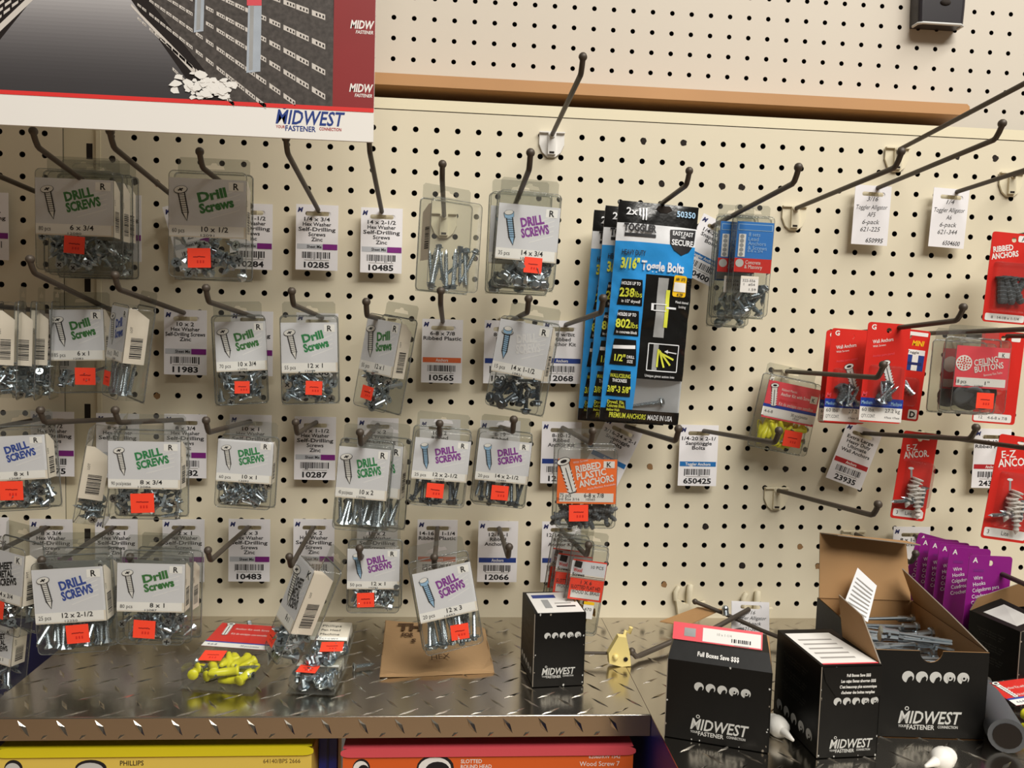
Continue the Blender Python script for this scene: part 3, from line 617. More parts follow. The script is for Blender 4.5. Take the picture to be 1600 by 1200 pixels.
# ------------------------------------------------------------------ tags on the hooks
T_ = 'white tag '
for a in [
 (T_+'numbered 10285, alone in the top row under the sign, nearer the dark packs', 496, 320, ['1/4 x 3/4']+HW, SM, '10285'),
 (T_+'numbered 10485, alone in the top row beside the see-through pack', 597, 325, ['14 x 2-1/2']+HW, SM, '10485'),
 (T_+'numbered 10284, half hidden by the 10 x 1/2 pack', 393, 318, ['10 x 1-1/2']+HW, SM, '10284'),
 (T_+'hanging crooked behind the left edge of the 10 x 1/2 pack', 286, 316, ['10 x 1/2']+HW, SM, '10283', -16),
 (T_+'half hidden behind the dark 6 x 3/4 pack, purple patch showing', 187, 304, ['6 x 3/4']+HW, SM, '10247'),
 (T_+'cut off by the left frame edge in the top row', -22, 300, ['6 x 1/2']+HW, SM, '10274'),
 (T_+'numbered 11983, alone in the second row', 290, 484, ['10 x 2', 'Hex Washer', 'Self-Drilling Screws', 'Zinc'], SM, '11983'),
 (T_+'behind the pack of 10 x 3/4 screws, right edge showing', 394, 486, ['10 x 3/4']+HW, SM, '10253'),
 (T_+'behind the second row pack left of the twisted one', 496, 489, ['12 x 1']+HW, SM, '10286'),
 (T_+'with an orange band numbered 10565', 692, 499, ['6-8 x 7/8', 'Ribbed Plastic'], ('band_orange', 'Anchors', False), '10565'),
 (T_+'behind the tilted 14 x 1-1/2 pack, left corner showing', 789, 501, ['8-10 x 1', 'Ribbed'], AN, '12067'),
 (T_+'numbered 12068, navy band, beside the blue bags', 880, 501, ['6-8 w/Bit', 'Ribbed', 'Anchor Kit'], AN, '12068'),
 (T_+'between the edge-on packs and the pack of 85', 84, 487, ['8 x 3/4']+HW, SM, '12085'),
 (T_+'ending 0275 beside the blue lettered 8 x 1 pack', 82, 643, ['8 x 1/2']+HW, SM, '10275'),
 (T_+'behind the edge-on pack in the third row', 184, 646, ['8 x 5/8']+HW, SM, '10281'),
 (T_+'ending 282 right of the 8 x 3/4 pack', 290, 647, ['8 x 3/4']+HW, SM, '10282'),
 (T_+'behind the third row pack without a price sticker', 392, 648, ['10 x 1']+HW, SM, '10288'),
 (T_+'numbered 10287, alone in the third row with a purple patch', 493, 651, ['14 x 1-1/2']+HW, SM, '10287'),
 (T_+'behind the packs of 10 x 2 screws', 591, 653, ['10 x 2']+HW, SM, '10289'),
 (T_+'behind the 12 x 2-1/2 pack with purple lettering', 688, 655, ['10-12', 'Ribbed'], AN, '10567'),
 (T_+'behind the pack of 14 x 2-1/2 screws', 782, 657, ['8-10', 'Ribbed', 'Anchor Kit'], AN, '12065'),
 (T_+'with a blue band left of the orange labelled ribbed anchor pack', 878, 659, ['8-10-12', 'Ribbed', 'Anchor Kit'], AN, '12069'),
 (T_+'numbered 650425, light blue band, hanging straight', 1093, 664, ['1/4-20 x 2-1/', 'Sanptoggle', 'Bolts'], ('band_blue', 'Toggler Anchors', False), '650425'),
 (T_+'hanging crooked right of the orange labelled pack', 978, 662, ['3/16-24 x 2-1', 'Snaptoggle', 'Bolts'], ('band_blue', 'Anchors', False), '650415', 24),
 (T_+'hanging crooked, numbered 650400, beside the blue lead anchor packs', 1127, 347, ['1/4-20 x 2', 'Snaptoggle', 'Bolts'], ('band_blue', 'Toggler Anchors', False), '650400', 24),
 (T_+'hanging crooked, red band, numbered 23935', 1352, 668, ['Extra Large', 'Heavy Duty', 'Ultimate', 'Wall Anchors'], ('band_red', 'Anchors', False), '23935', 19),
 (T_+'with a red band behind the nearer red screw-in anchor card', 1552, 670, ['8-10-12 x 1', 'Ribbed Plastic'], ('band_red', 'Anchors', False), '24305'),
 (T_+'cut off by the left frame edge in the bottom row', -20, 808, ['6 x 1']+HW, SM, '10270'),
 (T_+'for 8 x 3/4 screws above the bottom row blue lettered packs', 80, 811, ['8 x 3/4']+HW, SM, '10272'),
 (T_+'for 10 x 1 screws between the blue and green lettered bottom packs', 182, 811, ['10 x 1']+HW, SM, '10482'),
 (T_+'for 12 x 1 screws behind the bottom green lettered packs', 287, 811, ['12 x 1']+HW, SM, '10293'),
 (T_+'numbered 10483, alone in the bottom row with a purple patch', 390, 811, ['12 x 3']+HW, SM, '10483'),
 (T_+'for 14 x 2 screws ending 484', 491, 811, ['14 x 2']+HW, SM, '10484'),
 (T_+'hidden above the bottom row hex screw pack with short screws', 590, 812, ['12 x 2']+HW, SM, '10292'),
 (T_+'for ribbed plastic anchors behind the tilted 12 x 3 pack', 684, 812, ['14-16 x 1-1/4', 'Ribbed Plastic'], ('band_orange', 'Anchors', False), '10568'),
 (T_+'numbered 12066, navy band, alone in the bottom row', 779, 814, ['12-14-1', 'Ribbed', 'Anchor Kit'], AN, '12066'),
 (T_+'for 12-14-16 anchors behind the wood screw packs', 878, 815, ['12-14-16 w/', 'Ribbed', 'Anchor Kit'], AN, '12070'),
 (T_+'for 8 x 1-1/4 above the open carton lid', 1425, 823, ['8 x 1-1/4', 'Screws'], ('band_red', 'Anchors', False), '24310')]:
    tag(*a)
tag('handwritten white tag for 3/16, left of the other handwritten tag', 1365, 290, ['3/16', 'Toggler Alligator', 'AF5', '6-pack', '621-225'], None, '650995', 1.2, hand=True, wd=1.85, ht=2.9)
tag('handwritten white tag for 1/4, above the red ceiling button packs', 1487, 295, ['1/4', 'Toggler Alligator', 'A6', '6-pack', '621-344'], None, '6504600', 2.2, hand=True, wd=1.85, ht=2.9)

# ------------------------------------------------------------------ clamshell packs of screws
P_ = 'clear pack of '
DR = ('Drill', 'Screws'); SMS = ('SHEET', 'METAL', 'SCREWS')
g = 'spare packs behind the front ones'
# top row
clam('dim pack with green lettering marked 6 x 3/4, upper left under the sign', 116, 344, 116, 152, 4.7, 0, 0, col='green_dk', qty='80 pcs', size='6 x 3/4', num='12080', st=(.50, .74), sc=('flat', .6, 26))
clam('second pack just behind the dim 6 x 3/4 pack', 132, 350, 116, 156, 3.6, 0, -6, qty='80 pcs', size='6 x 3/4', col='green_dk', st=None, sc=('flat', .6, 14))
clam('third pack farthest behind the dim 6 x 3/4 pack', 144, 352, 112, 152, 2.5, 0, -10, qty='80 pcs', size='6 x 3/4', col='green_dk', st=None, sc=('flat', .6, 12))
clam('tan-looking pack marked 10 x 1/2 hanging just below the sign', 324, 351, 118, 162, 6.7, 0, 0, DR, 'green_dk', qty='60 pcs', size='10 x 1/2', num='12091', st=(.40, .81), lab=(.08, .62), sc=('flat', .5, 26), r=.09, stw=34)
clam('see-through pack with only a barcode flap, upper middle, long screws inside', 712, 384, 92, 142, 6.6, 2, 28, front=False, side='L', st=None, lab=(.08, .68), sc=('hex', 1.5, 13), r=.075, T=1.0)
clam('top row pack with purple lettering marked 14 x 3/4', 824, 374, 100, 150, 5.6, 3, 0, col='purple', pic='hex', qty='35 pcs', size='14 x 3/4', num='10286', st=(.62, .76), lab=(.15, .72), sc=('hex', .7, 16), r=.11, stw=28)
clam('spare pack just behind the top row purple lettered pack', 812, 379, 98, 156, 4.5, 1, 0, col='purple', pic='hex', qty='35 pcs', size='14 x 3/4', num='10286', st=None, lab=(.15, .72), sc=('hex', .7, 10), r=.11)
# second row
for i, (cx, cy, yw) in enumerate(((-4, 545, -72), (26, 546, -74), (52, 545, -76))):
    clam(['edge-on pack cut by the left frame edge, leftmost of three', 'edge-on pack in the middle of three at the left frame edge', 'edge-on pack nearest the 85 piece pack, at the left frame edge'][i], cx, cy, 58, 145, 4.9-i*.75, 2, yw, DR, 'green_dk', qty='85 pcs', size='8 x 1/2', st=None, sc=('flat', .7, 16))
clam('pack of 85 screws with faint green lettering, partly behind the turned pack', 121, 547, 82, 132, 3.6, -2, 0, DR, 'green_dk', qty='85 pcs', size='6 x 1', num='12083', st=(.62, .80), lab=(.04, .62), sc=('flat', .8, 6))
clam('turned pack with blue lettering and a barcode side, second row left', 178, 548, 68, 146, 5.2, 7, -48, DR, 'blue', qty='10 x 2', size='10 x 2', num='12097', st=(.30, .80), lab=(.04, .60), sc=('flat', 1.3, 14), stw=26, T=1.1)
clam('second row pack marked 10 x 3/4, turned to show its plain side', 378, 563, 78, 138, 3.0, -3, 20, DR, 'green_dk', qty='70 pcs', size='10 x 3/4', num='12090', st=(.48, .80), lab=(.07, .62), sc=('flat', .65, 26), stw=22)
clam('second row pack marked 12 x 1, left of the twisted pack', 484, 563, 88, 138, 3.6, -2, 9, DR, 'green', qty='55 pcs', size='12 x 1', num='12099', st=(.56, .81), lab=(.08, .64), sc=('flat', .75, 26), r=.085, stw=25)
clam('twisted pack marked 12 x 1 with a barcode side', 588, 566, 74, 150, 4.2, 9, -38, DR, 'green_dk', qty='55 pcs', size='12 x 1', num='12099', st=(.40, .83), lab=(.06, .62), sc=('flat', .9, 18), r=.085, stw=24, T=1.0)
clam('tilted pack of washer head screws with pale lettering', 810, 570, 92, 148, 6.0, 9, -24, col='grey_line', pic='washer', qty='15 pcs', size='14 x 1-1/2', num='10821', st=None, lab=(.05, .62), sc=('hex', .95, 13), r=.1, scm='dark_zinc')
# third row
clam('third row pack with blue lettering, cut by the frame edge', 22, 735, 100, 128, 7.2, -4, 0, col='blue', qty='100 pcs', size='8 x 1', num='12087', st=(.44, .74), lab=(.09, .62), sc=('flat', .8, 24), stw=34)
clam('pack hanging edge-on with a barcode side, third row left', 130, 738, 60, 148, 6.2, 10, -76, side='R', st=(.2, .74), lab=(.18, .72), sc=('flat', .7, 20), T=1.15)
clam('third row pack marked 8 x 3/4, brightest green lettering', 225, 745, 112, 136, 7.6, 0, 0, col='green', qty='90 pcs/piezas', size='8 x 3/4', num='12086', st=(.48, .80), lab=(.10, .64), sc=('flat', .65, 34), stw=35)
clam('third row pack marked 10 x 1, without a price sticker', 381, 741, 88, 112, 5.5, 3, 0, col='green', qty='60 pcs', size='10 x 1', num='12092', st=None, lab=(.03, .62), sc=('flat', .85, 24))
clam('third row pack of long screws with green lettering', 565, 762, 84, 142, 6.6, 4, 0, col='green', qty='40 pcs/piezas', size='10 x 2', num='12096', st=None, lab=(.06, .63), sc=('flat', 1.35, 15))
clam('spare pack just behind the green lettered pack of long screws', 592, 758, 74, 146, 5.3, 3, -16, col='green', qty='40 pcs/piezas', size='10 x 2', num='12096', st=None, lab=(.06, .63), sc=('flat', 1.35, 12))
clam('third row purple lettered pack beside the green lettered long screws', 688, 733, 92, 124, 6.2, 5, 6, col='purple', pic='hex', qty='25 pcs', size='12 x 2-1/2', num='10492', st=(.45, .78), lab=(.12, .65), sc=('hex', 1.3, 12), stw=27, scm='dark_zinc')
clam('third row purple lettered pack next to the orange labelled pack', 785, 735, 88, 120, 5.4, 5, 0, col='purple', pic='hex', qty='20 pcs', size='14 x 2-1/2', num='10485', st=(.50, .80), lab=(.10, .66), sc=('hex', 1.2, 11), stw=27, scm='dark_zinc')
t = clam('orange labelled pack of 75 ribbed plastic anchors marked 6-8 x 7/8', 917, 763, 100, 134, 7.6, 0, 0, face='orange', pic=None, lid='K', st=(.38, .80), lab=(.15, .69), sc=None, stw=31, kind='pack_of_anchors', cat='anchor pack')
def orange_print():
    b = MB(); k = ppi(7.6); f = lambda px, py: ((px-917)/k, (763-py)/k)
    for i, (s, px, py, ww) in enumerate((('RIBBED', 899, 738, 41), ('PLASTIC', 901, 750, 48), ('ANCHORS', 905, 762, 57))):
        p = f(px, py); b.text(s, p[0], p[1], 10.5/k, .018, 'white', w=ww/k, al='l', bold=.03, rot=.2)
    p = f(894, 724); b.text('With Screws', p[0], p[1], 3.6/k, .018, 'grey_line', w=24/k, al='l', bold=0, rot=.2)
    p = f(918, 766); b.text('Ancla Plastico Acanalado', p[0], p[1], 3.2/k, .018, 'grey_line', w=46/k, al='l', bold=0, rot=.2)
    p = f(874, 778); b.text('75 pcs', p[0], p[1], 6.5/k, .02, 'ink', w=18/k, al='l', bold=0)
    p = f(929, 778); b.text('6-8 x 7/8', p[0], p[1], 7/k, .02, 'ink', w=32/k, bold=.01)
    p = f(900, 783); b.text('Drill Size 3/16     10565', p[0], p[1], 4/k, .02, 'ink', w=62/k, bold=0)
    p = f(875, 718); pic_anchor(b, p[0]+.08, p[1]-.06, 1.35, .018, .32); o = b.build('label_print', t)
def pic_anchor(b, x, z, L, y, rot):
    ca, sa = math.cos(rot), math.sin(rot); T = lambda p: (x+p[0]*ca-p[1]*sa, z+p[0]*sa+p[1]*ca); w_ = L*.13
    b.poly([T(p) for p in ((-w_*1.2, 0), (-w_*.9, -L), (w_*.9, -L), (w_*1.2, 0))], y, 'ink'); b.poly([T(p) for p in ((-w_, -.02), (-w_*.75, -L*.97), (w_*.75, -L*.97), (w_, -.02))], y-.003, 'white')
    for i in range(6): b.poly([T(p) for p in ((-w_*1.3, -L*(.32+.11*i)), (-w_*.9, -L*(.38+.11*i)), (w_*.9, -L*(.38+.11*i)), (w_*1.3, -L*(.32+.11*i)), (0, -L*(.36+.11*i)))], y-.006, 'grey_line')
    b.line(T((0, -L*.2)), T((0, -L*.95)), .035, y-.009, 'ink')
    el = lambda r, q: [T((r*math.cos(2*math.pi*i/16), q*math.sin(2*math.pi*i/16))) for i in range(16)]
    b.poly(el(L*.21, L*.12), y-.012, 'ink'); b.poly(el(L*.19, L*.10), y-.015, 'white'); b.poly(el(L*.1, L*.05), y-.018, 'ink')
orange_print()
def anchor_mesh(L, r, mt, kind='plug'):
    b = MB(); P = [(r*1.5, 0), (r*1.5, -.06), (r, -.08)]; n = 6
    for i in range(n): z = -.1-(L-.12)*i/n; P += [(r*1.05, z), (r*.82, z-(L-.12)/n*.8)]
    P += [(r*.6, -L)]
    b.lathe(P, mt, 8, False); b.disk(0, 0, 0, .0, mt) if 0 else None
    return b.mesh('anchor')
rg = random.Random(5)
am = anchor_mesh(.8, .1, 'anchor_grey')
for i in range(42):
    a = rg.uniform(0, 6.28); put(am, 'plastic_anchor', t, (rg.uniform(-1.0, 1.0)+math.sin(a)*.3, rg.uniform(.35, .65), rg.uniform(-1.4, -.85)+math.cos(a)*.3), rg.uniform(-.15, .15), 0, a)
# bottom row
clam('bottom row sheet metal screw pack cut by the frame edge', 2, 920, 92, 140, 7.0, 4, -26, SMS, 'ink', pic=None, qty='40 pcs', size='14 x 3/4', num='12240', lid='K', st=(.42, .73), lab=(.08, .64), sc=('flat', .8, 16), stw=32)
clam('second sheet metal screw pack hanging lower at the left frame edge', -8, 1030, 62, 120, 6.4, 6, -20, SMS, 'ink', pic=None, size='14 x 1', lid='K', st=None, lab=(.05, .55), sc=('flat', .8, 14))
clam('bottom row pack of long screws with blue lettering', 109, 950, 110, 148, 7.6, -4, 0, col='blue', qty='25 pcs', size='12 x 2-1/2', num='12250', st=(.58, .78), lab=(.08, .66), sc=('flat', 1.35, 14), r=.085, stw=34)
clam('spare pack just behind the blue lettered 12 x 2-1/2 pack', 122, 938, 106, 148, 6.5, -2, -5, col='blue', qty='25 pcs', size='12 x 2-1/2', num='12250', st=None, lab=(.08, .66), sc=('flat', 1.35, 8), r=.085)
clam('bottom row pack marked 8 x 1 with green lettering, over the shelf', 235, 940, 106, 142, 7.4, 1, 0, DR, 'green_dk', qty='80 pcs', size='8 x 1', num='12087', st=(.42, .81), lab=(.08, .62), sc=('flat', .75, 28), stw=33)
clam('spare pack just behind the 8 x 1 pack, torn label edge', 250, 935, 104, 140, 6.2, 1, -8, DR, 'green_dk', qty='80 pcs', size='8 x 1', num='12087', st=None, lab=(.08, .62), sc=('flat', .75, 10))
clam('sheet metal screw pack turned to its barcode side, hanging over the shelf', 450, 952, 60, 166, 7.4, 20, -54, SMS, 'ink', pic='flat', qty='', size='8 x 1', lid='K', st=(.26, .84), lab=(.02, .66), sc=('flat', .95, 14), r=.11, stw=26, T=1.25)
clam('bottom row pack with purple lettering, short hex screws, hanging straight', 583, 906, 86, 112, 7.0, 0, 0, col='purple', pic='hex', qty='50 pcs', size='12 x 1', num='10292', st=(.37, .79), lab=(.06, .64), sc=('hex', .8, 18), stw=27)
clam('tilted purple lettered pack of long hex screws over the paper bag', 700, 948, 98, 148, 8.2, -11, 8, col='purple', pic='hex', qty='20 pcs', size='12 x 3', num='10493', st=(.62, .80), lab=(.07, .62), sc=('hex', 1.35, 13), r=.08, stw=29)
# ------------------------------------------------------------------ blue and black bags
def bolt_parts(parent):
    me = screw_of(2.2, 'hex', .1, 'zinc')
    put(me, 'bolt', parent, (.95, -.02, -4.0), .1, 0, 1.35); put(me, 'bolt', parent, (1.1, .06, -2.7), .1, 0, 2.85)
def bag(label, px, py, d, roll, yaw, seed):
    K = ppi(2.6); t = thing('fastener_bag', label, 'bag', place(at(px, py, d), roll, yaw)); wd, ht = 126/K, 340/K
    g = lambda u, v: ((u-63)/K, (170-v)/K)
    def R(b, u0, v0, u1, v1, y, mt): a = g(u0, v1); c = g(u1, v0); b.rect(a[0], a[1], c[0], c[1], y, mt)
    def T(b, s, u, v, h, mt, w=None, al='l', y=-.075, bold=.02, rot=0): p = g(u, v); b.text(s, p[0], p[1], h/K, y, mt, w=w/K if w else None, al=al, bold=bold, rot=rot)
    def warp(co):
        e = min(1, max(0, 1-abs(co.x)/(wd/2))); q = min(1, max(0, 1-abs(co.z)/(ht/2)))
        amp = .34*math.sin(math.pi/2*min(1, e*1.6))*math.sin(math.pi/2*min(1, q*2.2))
        wr = .035*math.sin(co.x*3+co.z*2.1+seed)+.03*math.sin(co.z*4-co.x*1.5+seed*2)+.02*math.sin(co.z*9+co.x*7)*(1-e)
        return Vector((co.x, co.y-amp-wr*q, co.z))
    b = MB(); y = 0
    R(b, 0, 0, 126, 34, y, 'bag_black'); R(b, 0, 34, 82, 62, y, 'bag_white'); R(b, 82, 34, 126, 62, y, 'bag_white')
    R(b, 0, 62, 126, 110, y, 'bag_blue'); R(b, 0, 110, 50, 322, y, 'bag_blue'); R(b, 50, 110, 126, 272, y, 'bag_black'); R(b, 0, 322, 126, 342, y, 'bag_black')
    b.poly([g(62, 3), g(80, 3), g(84, 9), g(76, 14), g(66, 14), g(58, 9)], -.02, 'cavity')
    T(b, '2x1', 12, 21, 11, 'bag_white', 22); T(b, '||', 37, 23, 14, 'bag_white', 7); T(b, '50350', 91, 18, 9, 'sky', 30); 
    T(b, 'TOGGLER', 10, 46, 11, 'ink', 50, bold=.05); R(b, 12, 49, 60, 54, -.03, 'ink'); T(b, 'HEAVY DUTY', 10, 83, 8, 'ink', 36)
    T(b, '3/16"', 10, 103, 15, 'lime', 28, bold=.04); T(b, 'Toggle Bolts', 41, 104, 14, 'bag_white', 68, bold=.03)
    sh = [g(82, 39), g(124, 36), g(123, 58), g(116, 70), g(103, 77), g(90, 70), g(83, 60)]; b.poly(sh[::-1], -.035, 'ink')
    T(b, 'EASY,FAST', 103, 47, 6.5, 'bag_white', 34, 'c', -.06); T(b, 'AND', 103, 51, 3, 'bag_white', 8, 'c', -.06); T(b, 'SECURE', 103, 62, 8.5, 'bag_white', 36, 'c', -.06, .03)
    for v0, v1, u0, u1 in ((120, 160, 10, 48), (168, 207, 9, 47), (213, 253, 7, 47), (262, 302, 6, 43), (308, 328, 6, 40)):
        b.poly([g(u0, v1), g(u1, v1), g(u1-3, v0), g(u0+4, v0)], -.03, 'bag_black')
    T(b, 'HOLDS UP TO', 14, 129, 5, 'grey_line', 28); T(b, '238', 12, 147, 13, 'lime', 22, bold=.03); T(b, 'lbs', 35, 147, 9, 'lime', 11, bold=0); T(b, 'in 1/2" drywall', 16, 156, 4.5, 'grey_line', 28)
    T(b, 'HOLDS UP TO', 12, 177, 5, 'grey_line', 28); T(b, '802', 10, 195, 13, 'lime', 22, bold=.03); T(b, 'lbs', 33, 195, 9, 'lime', 11, bold=0); T(b, 'in concrete block', 12, 204, 4.5, 'grey_line', 32)
    p = g(10, 226); q = g(43, 224); b.line(p, q, .16, -.06, 'grey_line'); T(b, '1/2"', 13, 247, 10, 'lime', 16, bold=.03); T(b, 'DRILL', 31, 242, 4.5, 'grey_line', 12); T(b, 'SIZE', 32, 249, 4.5, 'grey_line', 9)
    T(b, 'WALL/CEILING', 9, 273, 6, 'lime', 31, bold=.01); T(b, 'THICKNESS', 13, 280, 5, 'grey_line', 22); T(b, '3/8"-3 5/8"', 7, 296, 9.5, 'lime', 35, bold=.03)
    T(b, 'Drywall, Tile,', 9, 314, 5, 'lime', 26); T(b, 'Concrete Block,', 9, 320, 5, 'lime', 28); T(b, 'Hollow Walls', 9, 326, 4, 'lime', 20)
    R(b, 70, 114, 86, 206, -.03, 'concrete'); R(b, 84, 132, 90, 190, -.05, 'lime')
    for v in (154, 164): R(b, 66, v, 86, v+1.5, -.06, 'bag_white')
    R(b, 62, 154, 66, 165, -.06, 'bag_white'); R(b, 86, 158, 102, 161, -.06, 'bag_white')
    T(b, 'Metal channel', 100, 151, 4, 'grey_line', 22, bold=0); T(b, 'locking', 106, 158, 4, 'grey_line', 12, bold=0)
    P = [g(x_, v_) for x_, v_ in ((64, 216), (113, 216), (113, 258), (64, 258))]
    for i in range(4): b.line(P[i], P[(i+1) % 4], .045, -.04, 'bag_white')
    R(b, 72, 217, 80, 257, -.035, 'concrete')
    for a in ((80, 224, 80, 252), (82, 226, 91, 252), (83, 228, 101, 248), (84, 230, 106, 239)): b.line(g(a[0], a[1]), g(a[2], a[3]), .085, -.06, 'lime')
    b.line(g(90, 227), g(110, 229), .05, -.06, 'bag_white'); b.poly([g(90, 227), g(95, 224), g(95, 230)][::-1], -.06, 'bag_white')
    T(b, 'Unique pivot action into', 62, 268, 4, 'grey_line', 48, bold=0)
    pts = rr(*g(94, 141), *g(116, 108), .1); b.poly(pts, -.045, 'yellow'); R(b, 95, 119, 115, 133, -.07, 'white'); T(b, '681 373', 97, 116, 4.5, 'ink', 16, y=-.075); T(b, '4.29', 101, 140, 5, 'ink', 10, y=-.075)
    T(b, 'PREMIUM ANCHORS', 14, 336, 8, 'lime', 58, bold=.02); T(b, 'MADE IN USA', 75, 336, 8, 'bag_white', 40, bold=.02)
    b.bend(.22, warp); b.build('printed_front', t)
    b = MB(); R(b, 50, 272, 126, 322, 0, 'bagclear'); b.bend(.35, warp); b.build('clear_window', t)
    b = MB(); b.rect(-wd/2, -ht/2, wd/2, ht/2, 0, 'bag_white'); b.v = [(-x, yy+.08, z) for x, yy, z in b.v]; b.bend(.6, lambda c: c); b.build('bag_back', t)
    bolt_parts(t)
bag('front blue and black bag of toggle bolts with a yellow price sticker', 1014, 490, 3.0, 3, 0, 1)
bag('middle blue and black bag of toggle bolts, peeking out behind the front one', 992, 494, 2.1, 3, 0, 2.6)
bag('rear blue and black bag of toggle bolts, leftmost and nearest the board', 975, 497, 1.3, 2.5, 0, 4.2)

# ------------------------------------------------------------------ cards with a clear bubble
def card(name, label, cat, P, wd, ht, roll, yaw, col, draw, bub, group=None, hole=True):
    t = thing(name, label, cat, place(P, roll, yaw), group); hw, hh = wd/2, ht/2
    b = MB(); out = rr(-hw, -hh, hw, hh, .14)
    hol = [[(x*.12, hh-.32+z*.12) for x, z in [(math.cos(2*math.pi*i/10), math.sin(2*math.pi*i/10)) for i in range(10)]]] if hole else []
    b.holed(out, hol, -.02, col); b.holed([(-x, z) for x, z in out], hol, 0, 'cream'); b.loft([[(x, -.02, z) for x, z in out], [(x, 0, z) for x, z in out]], col)
    draw(b, hw, hh); b.build('backing_card', t)
    if bub:
        x0, z0, x1, z1, dp = bub; b = MB(); L = []
        for ins, y in ((0, -.03), (.02, -dp*.55), (.08, -dp*.9), (.2, -dp)): L.append([(x, y, z) for x, z in rr(x0+ins, z0+ins, x1-ins, z1-ins, .16)])
        b.loft(L, 'bubble', False, True, False); b.build('clear_bubble', t)
    return t
def px_card(px, py, w_, h_, d): k = ppi(d); return at(px, py, d), w_/k, h_/k, k
def g_draw(b, hw, hh):
    y = -.028; b.rect(-hw, -hh+.06, hw, -hh+.68, y, 'white'); b.rect(-hw, -hh+.68, hw, -hh+1.08, y, 'cobalt')
    b.text('G', -hw+.28, hh-.32, .22, y, 'white', bold=.03); b.text('Wall Anchors', -hw+.3, hh-.95, .16, y, 'white', w=.95, al='l', rot=.2); b.text('With Screws', -hw+.32, hh-1.12, .09, y, 'white', w=.6, al='l', rot=.2, bold=0)
    b.text('Anclas para pared', -hw+.36, hh-1.55, .1, y, 'red_soft', w=1.0, al='l', rot=.2); b.text('60 lbs.', -hw+.1, -hh+.47, .17, y-.004, 'ink', w=.6, al='l', bold=.0); b.text('27.2 kg', hw-.1, -hh+.47, .17, y-.004, 'ink', w=.7, al='r', bold=0)
    b.text('QTY./CONT.', -hw+.1, -hh+.2, .15, y-.004, 'ink', w=.65, al='l', bold=0); b.text('4 Pieces  4 Piezas', hw-.1, -hh+.2, .1, y-.004, 'ink', w=.7, al='r', bold=0); b.text('M', -hw+.16, -hh+1.14, .2, y, 'red_soft', bold=.04, shear=.2); b.text('Medium', -hw+.3, -hh+.8, .15, y-.004, 'sky', w=.5); b.text('Mediano', hw-.3, -hh+.8, .15, y-.004, 'sky', w=.5)
    pic_anchor(b, -.02, .45, 1.15, y, .35)
def g_fill(t, seed):
    rg = random.Random(seed); me = screw_of(1.0, 'flat', .075, 'zinc'); am = anchor_mesh(.9, .13, 'anchor_grey')
    for i in range(4): a = rg.uniform(-1.2, 1.2)+math.pi; put(me, 'screw', t, (rg.uniform(-.3, .3)+math.sin(a)*.4, -.2-.05*i, -.95+math.cos(a)*.4), 0, 0, a)
    for i in range(3): a = rg.uniform(-.8, .8); put(am, 'plastic_anchor', t, (rg.uniform(-.25, .25)+math.sin(a)*.4, -.15, -.75+math.cos(a)*.4), 0, 0, a)
for i, (px, py, w_, h_, d, rl, lb) in enumerate(((1382, 583, 72, 162, 4.9, 2.5, 'front red wall anchor card, nearest the orange mini card'), (1325, 588, 70, 152, 3.9, 2.5, 'middle red wall anchor card under the bare hook tip'), (1316, 590, 68, 150, 3.0, 2.5, 'rear red wall anchor card, just its leftmost strip showing'))):
    P, wd, ht, k = px_card(px, py, w_, h_, d); t = card('anchor_card', lb, 'anchor card', P, wd, ht, rl, 0, 'red', g_draw, (-wd/2+.25, -ht/2+.75, wd/2-.2, .35, .42)); g_fill(t, i)
def d_draw(b, hw, hh):
    y = -.028; b.text('MINI', hw-.55, hh-.75, .24, y, 'yellow', w=.6, bold=.03, shear=.15); b.rect(-hw+.3, hh-1.2, hw-.15, hh-.95, y, 'white'); b.rect(-hw+.3, hh-1.95, hw-.15, hh-1.2, y, 'band_navy'); b.rect(hw-.75, hh-1.95, hw-.45, hh-1.2, y-.004, 'white'); b.rect(hw-.95, hh-1.68, hw-.25, hh-1.55, y-.008, 'navy')
    b.rect(-hw+.5, hh-.28, hw-.12, hh-.1, y, 'white'); b.text('Toggle', hw-.75, hh-1.13, .12, y-.004, 'ink', w=.6); b.rrect(hw-.55, -hh+.1, hw-.1, -hh+.55, .06, y, 'white'); b.text('D', hw-.33, -hh+.18, .28, y-.004, 'ink', bold=.04)
P, wd, ht, k = px_card(1412, 585, 70, 148, 2.2); t = card('anchor_card', 'orange red mini anchor card behind the red wall anchor cards', 'anchor card', P, wd, ht, 5, 0, 'red', d_draw, (-.2, -1.5, .75, -.1, .35))
for i in range(4): put(screw_of(.9, 'flat', .07, 'zinc'), 'screw', t, (.1+.13*i, -.15, -.6-.1*i), 0, 0, 2.5)
def r_draw(b, hw, hh):
    y = -.028; b.text('RIBBED', -hw+.15, hh-.98, .26, y, 'white', w=1.0, al='l', bold=.03, rot=.2); b.text('ANCHORS', -hw+.1, hh-1.32, .26, y, 'white', w=1.35, al='l', bold=.03, rot=.2)
    b.rrect(.2, hh-.4, .75, hh-.1, .08, y, 'white'); b.text('A', .47, hh-.35, .2, y-.004, 'ink'); b.rrect(-hw+.1, -hh+.08, hw-.15, -hh+.42, .08, y, 'white'); b.text('8   14-18 x 1-1/4', 0, -hh+.18, .13, y-.004, 'ink', w=1.4, bold=0)
P, wd, ht, k = px_card(1577, 435, 76, 146, 2.6); t = card('anchor_card', 'red card of grey ribbed anchors at the right frame edge', 'anchor card', P, wd, ht, 3, 0, 'red', r_draw, (-wd/2+.25, -ht/2+.5, wd/2-.15, .75, .5))
am = anchor_mesh(1.3, .17, 'anchor_grey')
